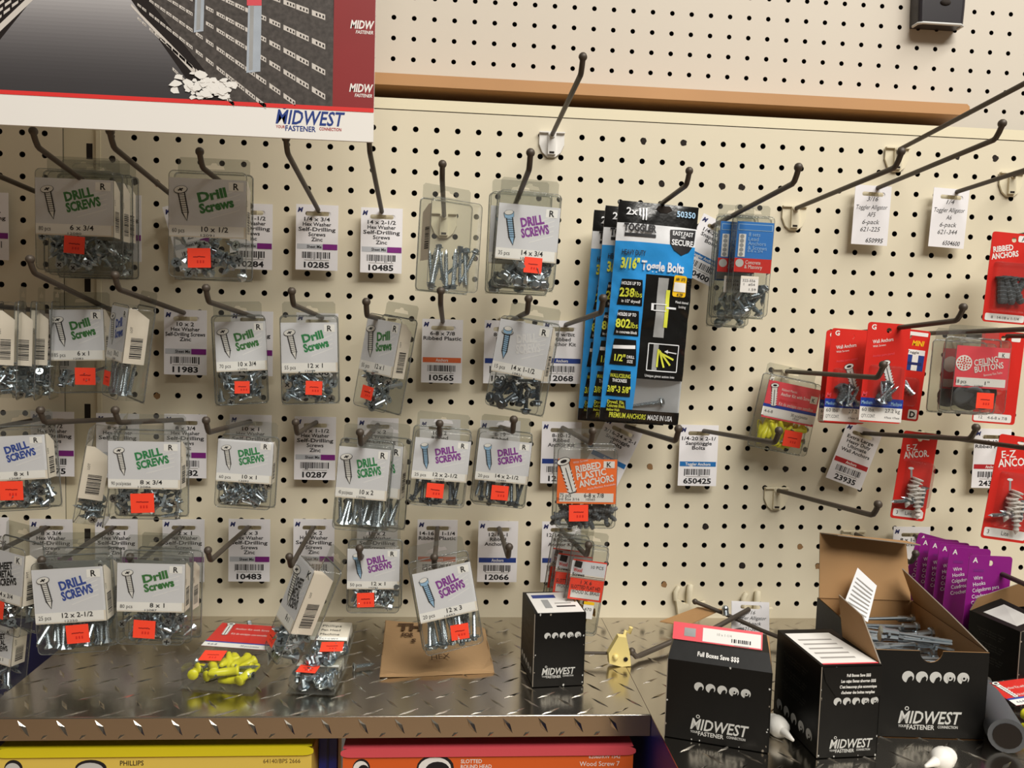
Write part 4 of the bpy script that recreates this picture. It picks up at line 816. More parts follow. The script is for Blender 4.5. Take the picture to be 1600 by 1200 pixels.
for i in range(7): a = [-.1, .15, -.35, .3, 0, -.5, .55][i]; put(am, 'plastic_anchor', t, (-.45+.14*i+math.sin(a)*.6, -.15-.04*(i % 3), -.55+math.cos(a)*.6), 0, 0, a)
P, wd, ht, k = px_card(1560, 590, 74, 152, 3.2)
def r2_draw(b, hw, hh):
    y = -.028; b.rrect(-hw+.05, -hh+.08, hw-.2, -hh+.46, .08, y, 'white'); b.text('12    4-6-8 x 7/8', -.05, -hh+.2, .14, y-.004, 'ink', w=1.4, bold=0); b.rrect(.4, hh-.45, .85, hh-.15, .06, y, 'white')
card('anchor_card', 'red anchor card hidden behind the ceiling button packs, white strip below', 'anchor card', P, wd, ht, 3, 0, 'red', r2_draw, None)
def ez_draw(b, hw, hh):
    y = -.028; s = hh*2
    b.text('E-Z', -hw+.28, hh-s*.225, s*.068, y, 'white', w=hw*.62, al='l', bold=.01, rot=.2); b.text('ANCOR.', -hw+.2, hh-s*.315, s*.075, y, 'white', w=hw*1.45, al='l', bold=.02, rot=.2); b.text('WITH SCREWS', -hw+.22, hh-s*.345, s*.025, y, 'red_soft', w=hw*1.1, al='l', bold=0, rot=.2)
    b.rrect(-hw+.1, -hh+.12, hw-.1, -hh+.12+s*.085, .08, y, 'white'); b.text('3', -hw+.3, -hh+.12+s*.025, s*.04, y-.004, 'ink', bold=.0); b.text('Lite', .02, -hh+.12+s*.025, s*.042, y-.004, 'ink', w=.34, bold=.0); b.rrect(-.2, hh-.33, .45, hh-.24, .04, y, 'white')
    ca, sa = 1, 0; b.line((-.12, hh-s*.52), (-.2, hh-s*.42), .09, y, 'concrete'); b.disk(-.22, hh-s*.415, .14, y-.004, 'grey_line', .06)
def auger_mesh(L=1.5):
    b = MB(); P = [(.25, 0), (.27, -.04), (.25, -.08), (.15, -.1)]; n = 5
    for i in range(n):
        z = -.14-(L*.72)*i/n; f = 1-.45*i/n; P += [(.14*f, z), (.29*f, z-.05), (.29*f, z-.08), (.14*f, z-.12)]
    P += [(.13, -L*.86), (.015, -L)]; b.lathe(P, 'anchor_white', 12, False); return b.mesh('anchor')
au = auger_mesh(); zs = screw_of(1.05, 'flat', .085, 'zinc')
for px, py, w_, h_, d, rl, lb in ((1428, 744, 59, 146, 3.2, 6, 'farther red card of white screw-in anchors, hanging free of other things'), (1582, 764, 80, 176, 5.2, 7, 'nearer red card of white screw-in anchors, cut by the right frame edge')):
    P, wd, ht, k = px_card(px, py, w_, h_, d); t = card('anchor_card', lb, 'anchor card', P, wd, ht, rl, 0, 'red', ez_draw, (-wd/2+.35, -ht/2+.62, wd/2-.12, .75, .6))
    for x, z, a in ((.05, -.05, .1), (-.15, -.35, -.5), (.2, -.5, -.25)): put(au, 'screw_in_anchor', t, (x, -.28+.1*x, z), 0, 0, a+.15)
    for x, z, a in ((.45, -.4, .05), (-.1, -1.12, 1.4), (.4, -1.2, 1.75)): put(zs, 'screw', t, (x, -.3, z), 0, 0, a)
def p_draw(b, hw, hh):
    y = -.028; b.text('A', -hw+.28, hh-.32, .22, y, 'white', bold=.02); b.rect(-hw, -hh+.06, hw, -hh+.8, y, 'green'); b.rect(-hw, -hh+.06, hw, -hh+.3, y-.003, 'white')
    for i, (s, ww) in enumerate((('Wire', .4), ('Hooks', .55), ('Colgadores para', 1.2), ('Cuadros', .7), ('Crochets', .8))): b.text(s, -hw+.3, hh-1.1-.27*i, .17, y, 'grey_line', w=ww, al='l', bold=0, rot=.2)
    b.rect(-hw+.25, hh-.72, -hw+.7, hh-.6, y, 'violet')
for i, (D, rl) in enumerate(((2.6, 14), (3.4, 3), (4.1, 3), (4.8, 3), (5.5, 3), (6.9, 2))):
    card('hanger_card', ['rearmost purple card, top corner tilted up', 'second purple card from the board in the fanned row', 'third purple card from the board in the fanned row', 'fourth purple card from the board in the fanned row', 'fifth purple card from the board in the fanned row', 'front purple card with white printed lines, by the right frame edge'][i], 'hanger card', (26.1+.03*i, -20.95+.05*i, D), 1.95, 4.5, rl, 0, 'card_purple', p_draw, None)

# ------------------------------------------------------------------ other clamshells on the right
def face_pack(label, cx, cy, w_, h_, d, roll, yaw, face, lab, kind, cat, prt, fill, st=None, T=.8, tab=.55, side='R'):
    t = clam(label, cx, cy, w_, h_, d, roll, yaw, face=face, pic=None, lid=None, st=st, lab=lab, sc=None, kind=kind, cat=cat, T=T, tab=tab, side=side)
    k = ppi(d); b = MB(); prt(b, lambda px, py: ((px-cx)/k, (cy-py)/k), k)
    if b.v: b.build('label_print', t)
    fill(t, w_/k, h_/k); return t
def cb_print(b, f, k):
    def go(s, px, py, h, ww, **q): p = f(px, py); b.text(s, p[0], p[1], h/k, .018, q.pop('mt', 'white'), w=ww/k, al='l', **q)
    go('CEILING', 1520, 572, 10, 41, bold=.02, rot=.22); go('BUTTONS', 1522, 583, 10, 50, bold=.02, rot=.22); go('Bontones Para Techo', 1538, 588, 4, 32, bold=0, rot=.2)
    p = f(1502, 568); b.disk(p[0], p[1], 14/k, .02, 'white', 13/k, 20)
    for rd, n in ((10.5, 12), (6.5, 8), (2.6, 4)):
        for i in range(n): b.disk(p[0]+rd/k*math.cos(6.283*i/n), p[1]+rd*.9/k*math.sin(6.283*i/n), 1.5/k, .014, 'red', n=7)
    p = f(1488, 604); q = f(1581, 594); 
    go('18 pcs', 1491, 601, 6, 18, mt='ink', bold=0); go('1"', 1541, 602, 6, 8, mt='ink', bold=0); go('11060', 1524, 606, 3.5, 14, mt='ink', bold=0)
    a = f(1559, 556); c = f(1579, 547); b.rect(a[0], a[1], c[0], c[1], .02, 'white'); go('K', 1566, 555, 6.5, 5, mt='ink', bold=.02)
def cb_fill(t, wd, ht):
    b = MB(); b.lathe([(.001, .05), (.3, .04), (.5, .0), (.5, -.04), (.3, -.03), (.001, -.02)], 'anchor_grey', 16, True, False); me = b.mesh('button')
    rg = random.Random(2)
    for i in range(14): put(me, 'ceiling_button', t, (rg.uniform(-wd/2+.6, wd/2-.6), rg.uniform(.2, .6), -ht/2+.62+rg.uniform(0, .3)), rg.uniform(-1.4, -.9), 0, rg.uniform(-.4, .4))
face_pack('front ceiling button pack with a pinkish red label and price sticker', 1534, 588, 97, 124, 6.3, 2, 0, 'red_soft', (.11, .66), 'pack_of_buttons', 'button pack', cb_print, cb_fill, (.60, .82))
face_pack('rear ceiling button pack, only its edge with half the round picture showing', 1512, 591, 94, 120, 5.2, 2, 0, 'red_soft', (.11, .66), 'pack_of_buttons', 'button pack', lambda b, f, k: b.disk(*f(1481, 570), 13/k, .02, 'white', n=18), cb_fill)
def kit_print(b, f, k):
    def go(s, px, py, h, ww, **q): p = f(px, py); b.text(s, p[0], p[1], h/k, .014, q.pop('mt', 'white'), w=ww/k, al='l', **q)
    a = f(1187, 656); c = f(1277, 637); b.rect(a[0], a[1], c[0], c[1], .022, 'cobalt'); a = f(1187, 656); c = f(1277, 642); b.rect(a[0], a[1], c[0], c[1], .018, 'white')
    go('M', 1189, 599, 6, 7, bold=.04, shear=.2); go('Ribbed Plastic', 1212, 612, 4, 26, bold=0); go('Anchor Kit with Screws', 1212, 620, 5.5, 54, bold=.01); go('Plastico convertible', 1212, 629, 4, 30, bold=0, mt='red'); go('Kit de anclajes con tornillos', 1212, 636, 5.5, 58, bold=0)
    go('4-6-8', 1191, 651, 5, 14, mt='ink', bold=0); go('30 pcs/piezas', 1236, 650, 5, 28, mt='ink', bold=0); go('10564', 1240, 655, 4, 10, mt='ink', bold=0)
    a = f(1262, 623); c = f(1274, 611); b.rect(a[0], a[1], c[0], c[1], .018, 'white'); go('K', 1265, 621, 6.5, 5, mt='ink', bold=.02)
    p = f(1199, 606); pic_anchor(b, p[0], p[1], 34/k, .018, .15)
_b = MB(); _b.lathe([(.001, .01), (.2, .01), (.22, -.05), (.16, -.12), (.15, -.5), (.16, -.52), (.14, -.75), (.15, -.77), (.1, -1.1), (.06, -1.15), (.001, -1.15)], 'yel', 10, True); ya = _b.mesh('anchor'); yz = screw_of(.9, 'flat', .07, 'zinc')
def yfill(t, wd, ht, n=22):
    rg = random.Random(9)
    for i in range(n): a = rg.uniform(0, 6.28); put(ya, 'plastic_anchor', t, (((i*7) % n/(n-1)*2-1)*(wd/2-.25-.55*abs(math.sin(a)))+math.sin(a)*.55, rg.uniform(.25, .6), -ht/2+.2+.55*abs(math.cos(a))+rg.uniform(0, ht*.36-.9*abs(math.cos(a)))+math.cos(a)*.55), rg.uniform(-.3, .3), 0, a)
    for i in range(7): a = rg.uniform(0, 6.28); put(yz, 'screw', t, (rg.uniform(-wd/2+.5, wd/2-.5)+math.sin(a)*.35, rg.uniform(.15, .4), -ht/2+.55+rg.uniform(0, .4)+math.cos(a)*.4), 0, 0, a)
face_pack('tilted red labelled anchor kit with bright yellow anchors, hanging on a bare hook', 1232, 650, 92, 122, 1.7, 10, 0, 'red_soft', (.08, .58), 'pack_of_anchors', 'anchor pack', kit_print, yfill, (.66, .79))
def lead_print(b, f, k):
    def go(s, px, py, h, ww, **q): p = f(px, py); b.text(s, p[0], p[1], h/k, .01, q.pop('mt', 'sky'), w=ww/k, al='l', **q)
    a = f(1147, 426); c = f(1205, 404); b.rect(a[0], a[1], c[0], c[1], .022, 'red'); a = f(1149, 360); c = f(1203, 350); b.rect(a[0], a[1], c[0], c[1], .022, 'sky'); a = f(1150, 359); c = f(1202, 351); b.rect(a[0], a[1], c[0], c[1], .019, 'lead_blue')
    for i, (s, ww) in enumerate((('8 sets', 18), ('Lead', 16), ('Anchors', 28), ('& Screws', 30))): go(s, 1166, 369+i*7, 6, ww, bold=.0)
    go('6-8 x 3/4', 1166, 394, 4, 24, bold=0); go('Concrete', 1164, 413, 6, 24, mt='white', bold=0); go('& Masonry', 1163, 420, 6, 28, mt='white', bold=0)
    a = f(1151, 402); c = f(1162, 366); b.rect(a[0], a[1], c[0], c[1], .016, 'white')
    for i in range(5): p = f(1156, 370+i*7); b.disk(p[0], p[1], 3.4/k, .012, 'concrete', n=8)
    p = f(1155, 412); b.disk(p[0], p[1], 6.5/k, .014, 'silver')
    a = f(1159, 458); c = f(1187, 432); b.rect(a[0], a[1], c[0], c[1], -.012, 'white'); a = f(1159, 436); b.rect(a[0], a[1], c[0], c[1], -.016, 'cream'); p = f(1162, 441); b.text('322-556', p[0], p[1], 4/k, -.018, 'ink', w=20/k, al='l', bold=0); p = f(1164, 447); b.text('1   #54', p[0], p[1], 4/k, -.018, 'ink', w=18/k, al='l', bold=0); p = f(1173, 455); b.text('1.59', p[0], p[1], 4/k, -.018, 'ink', w=11/k, al='l', bold=0)
def lead_fill(t, wd, ht): fill_screws(t, wd, -ht/2, -ht/2+1.4, .8, .8, 'hex', 12, .1, 'zinc', 44)
for i, (cx, cy, d, lb) in enumerate(((1176, 416, 4.4, 'front blue and red lead anchor pack with a white price tag'), (1150, 416, 3.4, 'second blue and red lead anchor pack, half behind the front one'), (1146, 430, 2.5, 'rearmost lead anchor pack, lowest of three, nearest the board'))):
    face_pack(lb, cx, cy, 62, 162, d, 2, -6, 'lead_blue', (.07, .56), 'pack_of_anchors', 'anchor pack', (lambda b, f, k: lead_print(b, f, k)) if i == 0 else ((lambda cx_: (lambda b, f, k: lead_print(b, lambda px, py: f(px-1176+cx_, py), k)))(cx) if i == 1 else (lambda b, f, k: None)), lead_fill)
def wood_print(b, f, k):
    def go(s, px, py, h, ww, **q): p = f(px, py); b.text(s, p[0], p[1], h/k, .014, q.pop('mt', 'ink'), w=ww/k, al='l', **q)
    a = f(886, 904); c = f(942, 876); b.rect(a[0], a[1], c[0], c[1], .022, 'grey'); a = f(886, 904); c = f(942, 898); b.rect(a[0], a[1], c[0], c[1], .018, 'cream')
    for yy in (900, 902.5): a = f(886, yy+.8); c = f(942, yy); b.rect(a[0], a[1], c[0], c[1], .015, 'bag_ink')
    a = f(890, 886); c = f(903, 877); b.poly([(a[0], a[1]), (c[0]-.03, a[1]-.04), (c[0], c[1]), (a[0]+.03, c[1]+.03)], .016, 'ink'); go('Wood', 890, 894, 6, 14, mt='red', bold=.03); go('Screws', 889, 901, 5, 20, bold=.03); go('10 PCS', 918, 886, 5, 20, bold=0)
    go('1 X 6', 905, 913, 6, 18, bold=0); go('SLOTTED FLAT HD', 890, 921, 6, 48, bold=0); go('WOOD SC BRASS', 892, 929, 6, 46, bold=0)
    a = f(915, 968); c = f(932, 940); b.rect(a[0], a[1], c[0], c[1], -.012, 'white'); a = f(915, 945); b.rect(a[0], a[1], c[0], c[1], -.016, 'yellow'); p = f(917, 955); b.text('470', p[0], p[1], 5/k, -.018, 'ink', w=12/k, al='l', bold=0)
def wood_fill(t, wd, ht): fill_screws(t, wd, -ht/2, -ht/2+1.7, .6, 1.0, 'flat', 9, .08, 'brass', 12)
for i, (cx, cy, d, lb) in enumerate(((915, 925, 6.6, 'front wood screw pack with an orange band, hanging over a black carton'), (892, 916, 5.35, 'second wood screw pack with an orange band, behind the front one'), (884, 908, 4.1, 'rearmost wood screw pack with an orange band, nearest the board'))):
    face_pack(lb, cx, cy, 60, 146, d, 7, 0, 'sticker', (.15, .60), 'pack_of_screws', 'screw pack', (lambda c_, e_: (lambda b, f, k: wood_print(b, lambda px, py: f(px-915+c_, py-925+e_), k)))(cx, cy), wood_fill, T=.5, side='')

# ------------------------------------------------------------------ black holder at top right
P = at(1472, 40, -1.1); P = (P[0], P[1], -.2); t = thing('wall_holder', 'black plastic holder with a bright lower rim on the upper pegboard', 'holder', place(P)); k = ppi(-1.1); hw = 39/k
b = MB(); b.loft([[(x, y, z) for x, y in rr(-hw*s_, .9, hw*s_, 1.95, .25)] for z, s_ in ((.1, .97), (1.0, 1.0), (4.0, 1.02))], 'device', True, True); b.build('body', t)
b = MB(); b.tube([(-hw*.96, 1.5, .1), (-hw*.95, 1.05, .1), (-hw*.8, .92, .1), (hw*.8, .92, .1), (hw*.95, 1.05, .1), (hw*.96, 1.5, .1)], .07, 'silver', 7); b.build('lower_rim', t)
b = MB(); b.lathe([(.001, .03), (.28, .03), (.28, 0), (.001, 0)], 'cavity', 14); b.v = [(x+.1, .9-z, y*.55+1.15) for x, y, z in b.v]; b.build('lens', t)

# ------------------------------------------------------------------ black cartons on the shelf
def crescents(b, x, z, r, sp, y, mt, dk):
    for i in range(5):
        cx = x+(i-2)*sp; b.disk(cx, z, r, y, mt, n=18)
        b.poly([(cx-r*.35, z-r*1.1), (cx+r*.85, z-r*1.1), (cx+r*.72, z-r*.5), (cx+r*.78, z-r*.1), (cx+r*.5, z+r*.2), (cx+r*.05, z-r*.1)], y-.006, dk)
        if i > 2: b.disk(cx+r*.1, z-r*.0, r*.45, y-.012, mt, n=12); b.disk(cx+r*.1, z, r*.2, y-.018, dk, n=10)
        else: pass
def carton(label, FL, FR, depth, hpx, draw, left=None, closed=True, extra=None, dd=None):
    A, B = onS(*FL), onS(*FR); wd = math.hypot(B[0]-A[0], B[2]-A[2]); yaw = math.degrees(math.atan2(-(B[2]-A[2]), B[0]-A[0]))
    k = ppi(A[2]); ht = hpx/k
    mid = ((A[0]+B[0])/2, SHY, (A[2]+B[2])/2)
    t = thing('carton', label, 'box', Matrix.Translation(W(mid)) @ Matrix.Rotation(math.radians(yaw), 4, 'Z'))
    b = MB(); hw = wd/2
    b.box(-hw, hw, 0, depth, 0.03, ht, 'carton', 'lrfbd')
    for x in (-hw, hw): b.tube([(x, 0, .05), (x, 0, ht)], .02, 'carton_edge' if x < 0 else 'carton', 4, False)
    draw(b, wd, ht)
    if left:
        b.T = Matrix.Translation((-hw, depth, 0)) @ Matrix.Rotation(math.radians(-90), 4, 'Z'); left(b, depth, ht); b.T = Matrix.Identity(4)
    rs = random.Random(int(wd*1000))
    for i in range(12):                                # scuffed white corners
        cx, cz = (rs.choice((-hw+.05, hw-.05))+rs.uniform(-.03, .03), rs.uniform(.08, ht-.05)) if i < 7 else (rs.uniform(-hw, hw), rs.choice((.07, ht-.03))); rr_ = rs.uniform(.02, .06)
        b.poly([(cx+rr_*rs.uniform(.3, 1)*math.cos(1.26*j), cz+rr_*rs.uniform(.5, 1.3)*math.sin(1.26*j)) for j in range(5)], -.004, 'silver' if i % 3 else 'carton_edge')
    b.build('box_body', t)
    return t, wd, ht
def left_side(b, dp, ht):
    for r_ in range(3):
        for j in range(3): b.text(['Wood & Sheet Metal', 'Tornillos de', 'Vis a bois et'][(r_+j) % 3], dp*.45+.0, ht*(.82-.17*r_-.035*j), ht*.02, -.006, 'ghost', w=dp*(.55-.06*j), bold=0)
    crescents(b, dp*.48, ht*.17, dp*.065, dp*.17, -.006, 'silver', 'carton')
def std(mark, ic, lg, icw=.16):
    def f(b, wd, ht):
        crescents(b, wd*ic[0], ht*ic[1], wd*icw*.42, wd*icw, -.006, 'silver', 'carton'); logo(b, wd*lg[0], ht*lg[1], wd*lg[2], -.006, 'silver', 'silver', 'carton')
    return f
t, wd, ht = carton('tall narrow black carton standing alone on the left shelf', (832, 1075), (911, 1071), 2.6, 122, std(0, (.06, .70), (.0, .17, .66), .15), left_side)
b = MB(); b.box(-wd/2, wd/2, 0, 2.6, ht, ht+.03, 'carton'); b.box(-wd/2+.12, wd/2-.06, .02, 2.4, ht+.03, ht+.05, 'white')
for i, (x0, x1, z0, z1, m_) in enumerate(((-.8, .2, 1.7, 2.1, 'band_navy'), (-.5, -.2, .5, 1.5, 'concrete'), (.0, .8, .6, .75, 'ink'), (.0, .7, 1.0, 1.1, 'pale_ink'))): b.quad3((x0, z0, ht+.056), (x1, z0, ht+.056), (x1, z1, ht+.056), (x0, z1, ht+.056), m_)
b.build('top_label', t)
t, wd, ht = carton('wide black carton with a torn red and white label flap', (1038, 1151), (1200, 1178), 3.4, 132, std(0, (.04, .70), (.03, .16, .56), .112), None)
b = MB(); hw = wd/2
b.quad3((-hw, 0, ht), (hw, 0, ht-.05), (hw-.1, .5, ht+.5), (-hw+.15, .5, ht+.55), 'carton'); b.quad3((-hw+.15, .5, ht+.55), (hw-.1, .5, ht+.5), (hw-.1, 3.4, ht+.1), (-hw+.15, 3.4, ht+.1), 'carton'); b.quad3((-hw, 3.4, ht), (-hw, 0, ht), (-hw+.15, .5, ht+.55), (-hw+.15, 3.4, ht+.1), 'carton'); b.quad3((hw, 0, ht-.05), (hw, 3.4, ht), (hw-.1, 3.4, ht+.1), (hw-.1, .5, ht+.5), 'kraft')
b.build('top_flap', t)
b = MB(); b.T = Matrix.Translation((0, .5, ht+.55)) @ Matrix.Rotation(math.radians(-35), 4, 'X')
b.box(-hw+.1, hw-.35, -.05, 0, 0, .62, 'red_soft'); b.rect(-hw+1.15, .04, hw-.4, .52, -.056, 'white'); barcode(b, hw-1.4, .12, hw-.7, .25, -.06, seed=4); b.text('10 x 1-1/4', -hw+1.9, .3, .09, -.06, 'pale_ink', bold=0); b.rect(-hw+.5, .15, -hw+.9, .45, -.056, 'concrete'); b.build('torn_label', t)
b = MB(); b.T = Matrix.Translation((0, 0, ht)) @ Matrix.Rotation(math.radians(-45), 4, 'X'); b.text('Full Boxes Save $$$', -.05, .22, .17, -.02, 'white', w=wd*.4, bold=.02, rot=-.02); b.build('flap_print', t)
def d3(b, wd, ht):
    std(0, (.1, .62), (.06, .11, .72), .155)(b, wd, ht)
t, wd, ht = carton('small black carton with printed tuck flap, in front of the open one', (1276, 1186), (1369, 1182), 3.3, 158, d3, left_side)
b = MB(); hw = wd/2; pts = [(-hw+.02, ht), (hw, ht), (hw, ht-1.05), (hw-.3, ht-1.12), (-hw+.55, ht-1.05), (-hw+.15, ht-.5)]
b.poly(pts[::-1], -.03, 'carton'); b.poly([(p[0], p[1]) for p in pts], -.0, 'carton')
for i, s_ in enumerate(('Full Boxes Save $$$', 'Las cajas llenas ahorran $$$', "C'est beaucoup plus economique", "d'acheter des boites remplies")): b.text(s_, .25, ht-.35-.2*i, .1, -.04, 'white', w=wd*(.4, .58, .62, .56)[i], bold=.03)
b.box(-hw, hw, 0, 3.3, ht, ht+.03, 'carton'); b.quad3((-hw+.1, .15, ht+.04), (hw-.05, .15, ht+.04), (hw-.35, 2.9, ht+.04), (-hw+.1, 2.9, ht+.04), 'white')
b.quad3((-hw+.1, .1, ht+.045), (hw-.05, .1, ht+.045), (hw-.05, .2, ht+.045), (-hw+.1, .2, ht+.045), 'red_soft')
for i in range(5): b.quad3((-hw+.3, .6+.4*i, ht+.045), (hw-.6, .6+.4*i, ht+.045), (hw-.6, .72+.4*i, ht+.045), (-hw+.3, .72+.4*i, ht+.045), 'pale_ink')
b.build('tuck_flap', t)
b = MB(); Lf = [(hw-.02, .1, ht+.03), (hw-.02, 2.5, ht+.03), (hw-.12, 2.75, ht+1.55), (hw-.16, 1.1, ht+1.35)]; b.loft([Lf, [(x+.05, y, z) for x, y, z in Lf]], 'carton_edge'); b.add(Lf, [(0, 1, 2, 3)], 'kraft'); b.add([(x+.05, y, z) for x, y, z in Lf], [(0, 1, 2, 3)], 'carton'); b.build('side_flap', t)
# open carton
A, B = onS(1371, 1151), onS(1536, 1156); kk = ppi(A[2])
wd = math.hypot(B[0]-A[0], B[2]-A[2]); wd += .25; ht = 150/kk; dp = 5.6; yaw = -math.degrees(math.atan2(B[2]-A[2], B[0]-A[0]))
t = thing('carton', 'large open black carton full of long bolts, brown lid standing up', 'box', Matrix.Translation(W(((A[0]+B[0])/2-.12, SHY, (A[2]+B[2])/2))) @ Matrix.Rotation(math.radians(yaw), 4, 'Z'))
hw = wd/2; b = MB(); nt = [(hw-2.1+.42*math.cos(a), ht-.42*math.sin(a)) for a in [math.pi-math.pi*i/10 for i in range(11)]]
fr = [(-hw, .03), (hw, .03), (hw, ht)]+nt[::-1]+[(-hw, ht)]
for y_, m_ in ((0, 'carton'), (.04, 'kraft')): b.holed(fr, [], y_, m_)
b.loft([[(x, 0, z) for x, z in fr], [(x, .04, z) for x, z in fr]], 'kraft')
b.box(-hw, -hw+.04, .04, dp, .03, ht, 'carton', 'lb'); b.quad3((-hw+.05, .04, 0), (-hw+.05, dp, 0), (-hw+.05, dp, ht), (-hw+.05, .04, ht), 'kraft'); b.box(hw-.04, hw, .04, dp, .03, ht, 'carton', 'rb'); b.quad3((hw-.05, .04, 0), (hw-.05, dp, 0), (hw-.05, dp, ht), (hw-.05, .04, ht), 'kraft')
b.box(-hw, hw, dp, dp+.04, .03, ht, 'carton'); b.quad3((-hw, dp-.01, 0), (hw, dp-.01, 0), (hw, dp-.01, ht), (-hw, dp-.01, ht), 'kraft'); b.box(-hw, hw, .04, dp, .02, .05, 'kraft_dk')
crescents(b, .16, ht*.70, .22, .50, -.006, 'silver', 'carton'); logo(b, .05, ht*.17, wd*.56, -.006, 'silver', 'silver', 'carton'); b.build('box_body', t)
def slab(nm, pts, th, m1, m2):
    b = MB(); n = (Vector(pts[1])-Vector(pts[0])).cross(Vector(pts[2])-Vector(pts[0])).normalized()*th
    q = [tuple(Vector(p)+n) for p in pts]; b.loft([pts, q], 'carton_edge'); b.add(pts[::-1], [tuple(range(len(pts)))], m1); b.add(q, [tuple(range(len(pts)))], m2); o = b.build(nm, t); return o
LIDZ = 2.75
slab('lid', [(-hw+.05, dp, ht), (hw-.1, dp, ht), (hw-.25, dp+.45, ht+LIDZ-.25), (-hw+.1, dp+.45, ht+LIDZ)], .05, 'carton', 'kraft')
o = slab('lid_tuck', [(-hw+.1, dp+.45, ht+LIDZ), (hw-.25, dp+.45, ht+LIDZ-.25), (hw-.1, dp-.55, ht+LIDZ-.15), (-hw+.5, dp-.5, ht+LIDZ+.15)], .04, 'kraft', 'carton_edge')
slab('side_flap', [(hw-.02, 0.1, ht), (hw-.02, dp-.1, ht), (hw-.75, dp-.4, ht+1.5), (hw-.35, 2.0, ht+.65)], .04, 'kraft', 'carton')
b = MB(); inv = t.matrix_world.inverted(); L0 = [tuple(q/IN for q in inv @ W(at(px, py, D))) for px, py, D in ((1316, 950, 7.5), (1356, 972, 7.6), (1370, 915, 7.0), (1340, 887, 6.9))]
b.add(L0, [(0, 1, 2, 3)], 'grey_line'); v = [Vector(p) for p in L0]
for i in range(8):
    f0 = .08+.1*i; a = v[0].lerp(v[3], f0).lerp(v[1].lerp(v[2], f0), .1); c = v[0].lerp(v[3], f0).lerp(v[1].lerp(v[2], f0), .9); u_ = (v[3]-v[0])*.025; dl = Vector((0, -.012, .003)); b.add([tuple(a+dl), tuple(c+dl), tuple(c+u_+dl), tuple(a+u_+dl)], [(0, 1, 2, 3)], 'pale_ink')
b.build('printed_slip', t)
lb_ = MB(); lb_.lathe([(.001, -2.7), (.06, -2.7), (.06, -.7), (.13, -.65), (.13, -.12), (.2, -.1), (.2, .0), (.001, .02)], 'zinc', 8, False); bm_ = lb_.mesh('bolt'); rg = random.Random(4)
for i in range(40):
    y_ = rg.uniform(.5, dp-.7); sg = rg.choice((1, -1)); put(bm_, 'bolt', t, (sg*(hw-.3-rg.uniform(0, .5)), y_, ht-1.3+rg.uniform(-.3, .9)), rg.uniform(-.12, .12), 0, sg*rg.uniform(1.4, 1.7))
for px, py, a in ((1376, 981, -1.45), (1374, 990, -1.5), (1384, 986, -1.35), (1458, 999, 1.45), (1462, 1004, 1.55)):
    wp = t.matrix_world.inverted() @ W(at(px, py+4, A[2]-1.2)); put(bm_, 'bolt', t, tuple(q/IN for q in wp), rg.uniform(-.05, .05), 0, a)
# carton at the right edge
A = onS(1588, 1120); t, wd, ht = carton('black carton with a torn open top, cut by the right frame edge', (1586, 1106), (1690, 1094), 2.5, 132, std(0, (0, .7), (0, .17, .6)), left_side)
hw = wd/2
slab('top_flap', [(-hw, 0, ht), (-hw, 2.5, ht), (-hw+1.5, 2.4, ht+.45), (-hw+1.6, .2, ht+.25)], .04, 'carton', 'silver')
slab('lid', [(-hw, 2.5, ht), (hw, 2.5, ht), (hw, 2.4, ht+1.3), (-hw+.3, 2.45, ht+.55)], .04, 'kraft', 'kraft_dk')

# ------------------------------------------------------------------ loose things on the shelves
def on_shelf(px, py, yaw=0, up=0): return Matrix.Translation(W(onS(px, py, up))) @ Matrix.Rotation(math.radians(yaw), 4, 'Z')
# paper bag lying flat
Q = [onS(593, 1060), onS(772, 1052), onS(757, 985), onS(602, 975)]; o0 = onS(680, 1055)
b = MB(); f = lambda p, z: (p[0]-o0[0], -(p[2]-o0[2]), z)
lo = [f(p, .05) for p in Q]; mid_ = [f(p, .14) for p in Q]; hi = [(a*.985, c_, .16) for a, c_, _ in [f(p, .2) for p in Q]]
n_ = 10
def edge(L): return [tuple(Vector(L[i]).lerp(Vector(L[(i+1) % 4]), j/n_)+Vector((0, 0, .05*math.sin(i*5+j*1.7)))) for i in range(4) for j in range(n_)]
b.loft([edge(lo), edge(mid_), edge(hi)], 'bagpaper', True, True); t = thing('paper_bag', 'brown paper bag lying flat under the tilted pack on the left shelf', 'bag', Matrix.Translation(W(o0))); b.build('bag_body', t)
b = MB(); b.T = Matrix(((1, 0, 0, 0), (0, 0, 1, 0), (0, -1, 0, .30), (0, 0, 0, 1)))
for s_, px, py, h_, ww in (('TH', 620, 994, .8, 1.15), ('FOR', 627, 1004, .4, .55), ('S', 642, 1013, .35, .22)):
    p = f(onS(px, py), 0); b.text(s_, p[0], p[1], h_, 0, 'bag_ink', w=ww, al='l', bold=.05)
p = f(onS(690, 1040), 0); b.text('HEX', p[0], p[1], .5, 0, 'bag_ink', w=.9, bold=-.0, shear=.3, rot=.25)
b.build('printed_words', t)
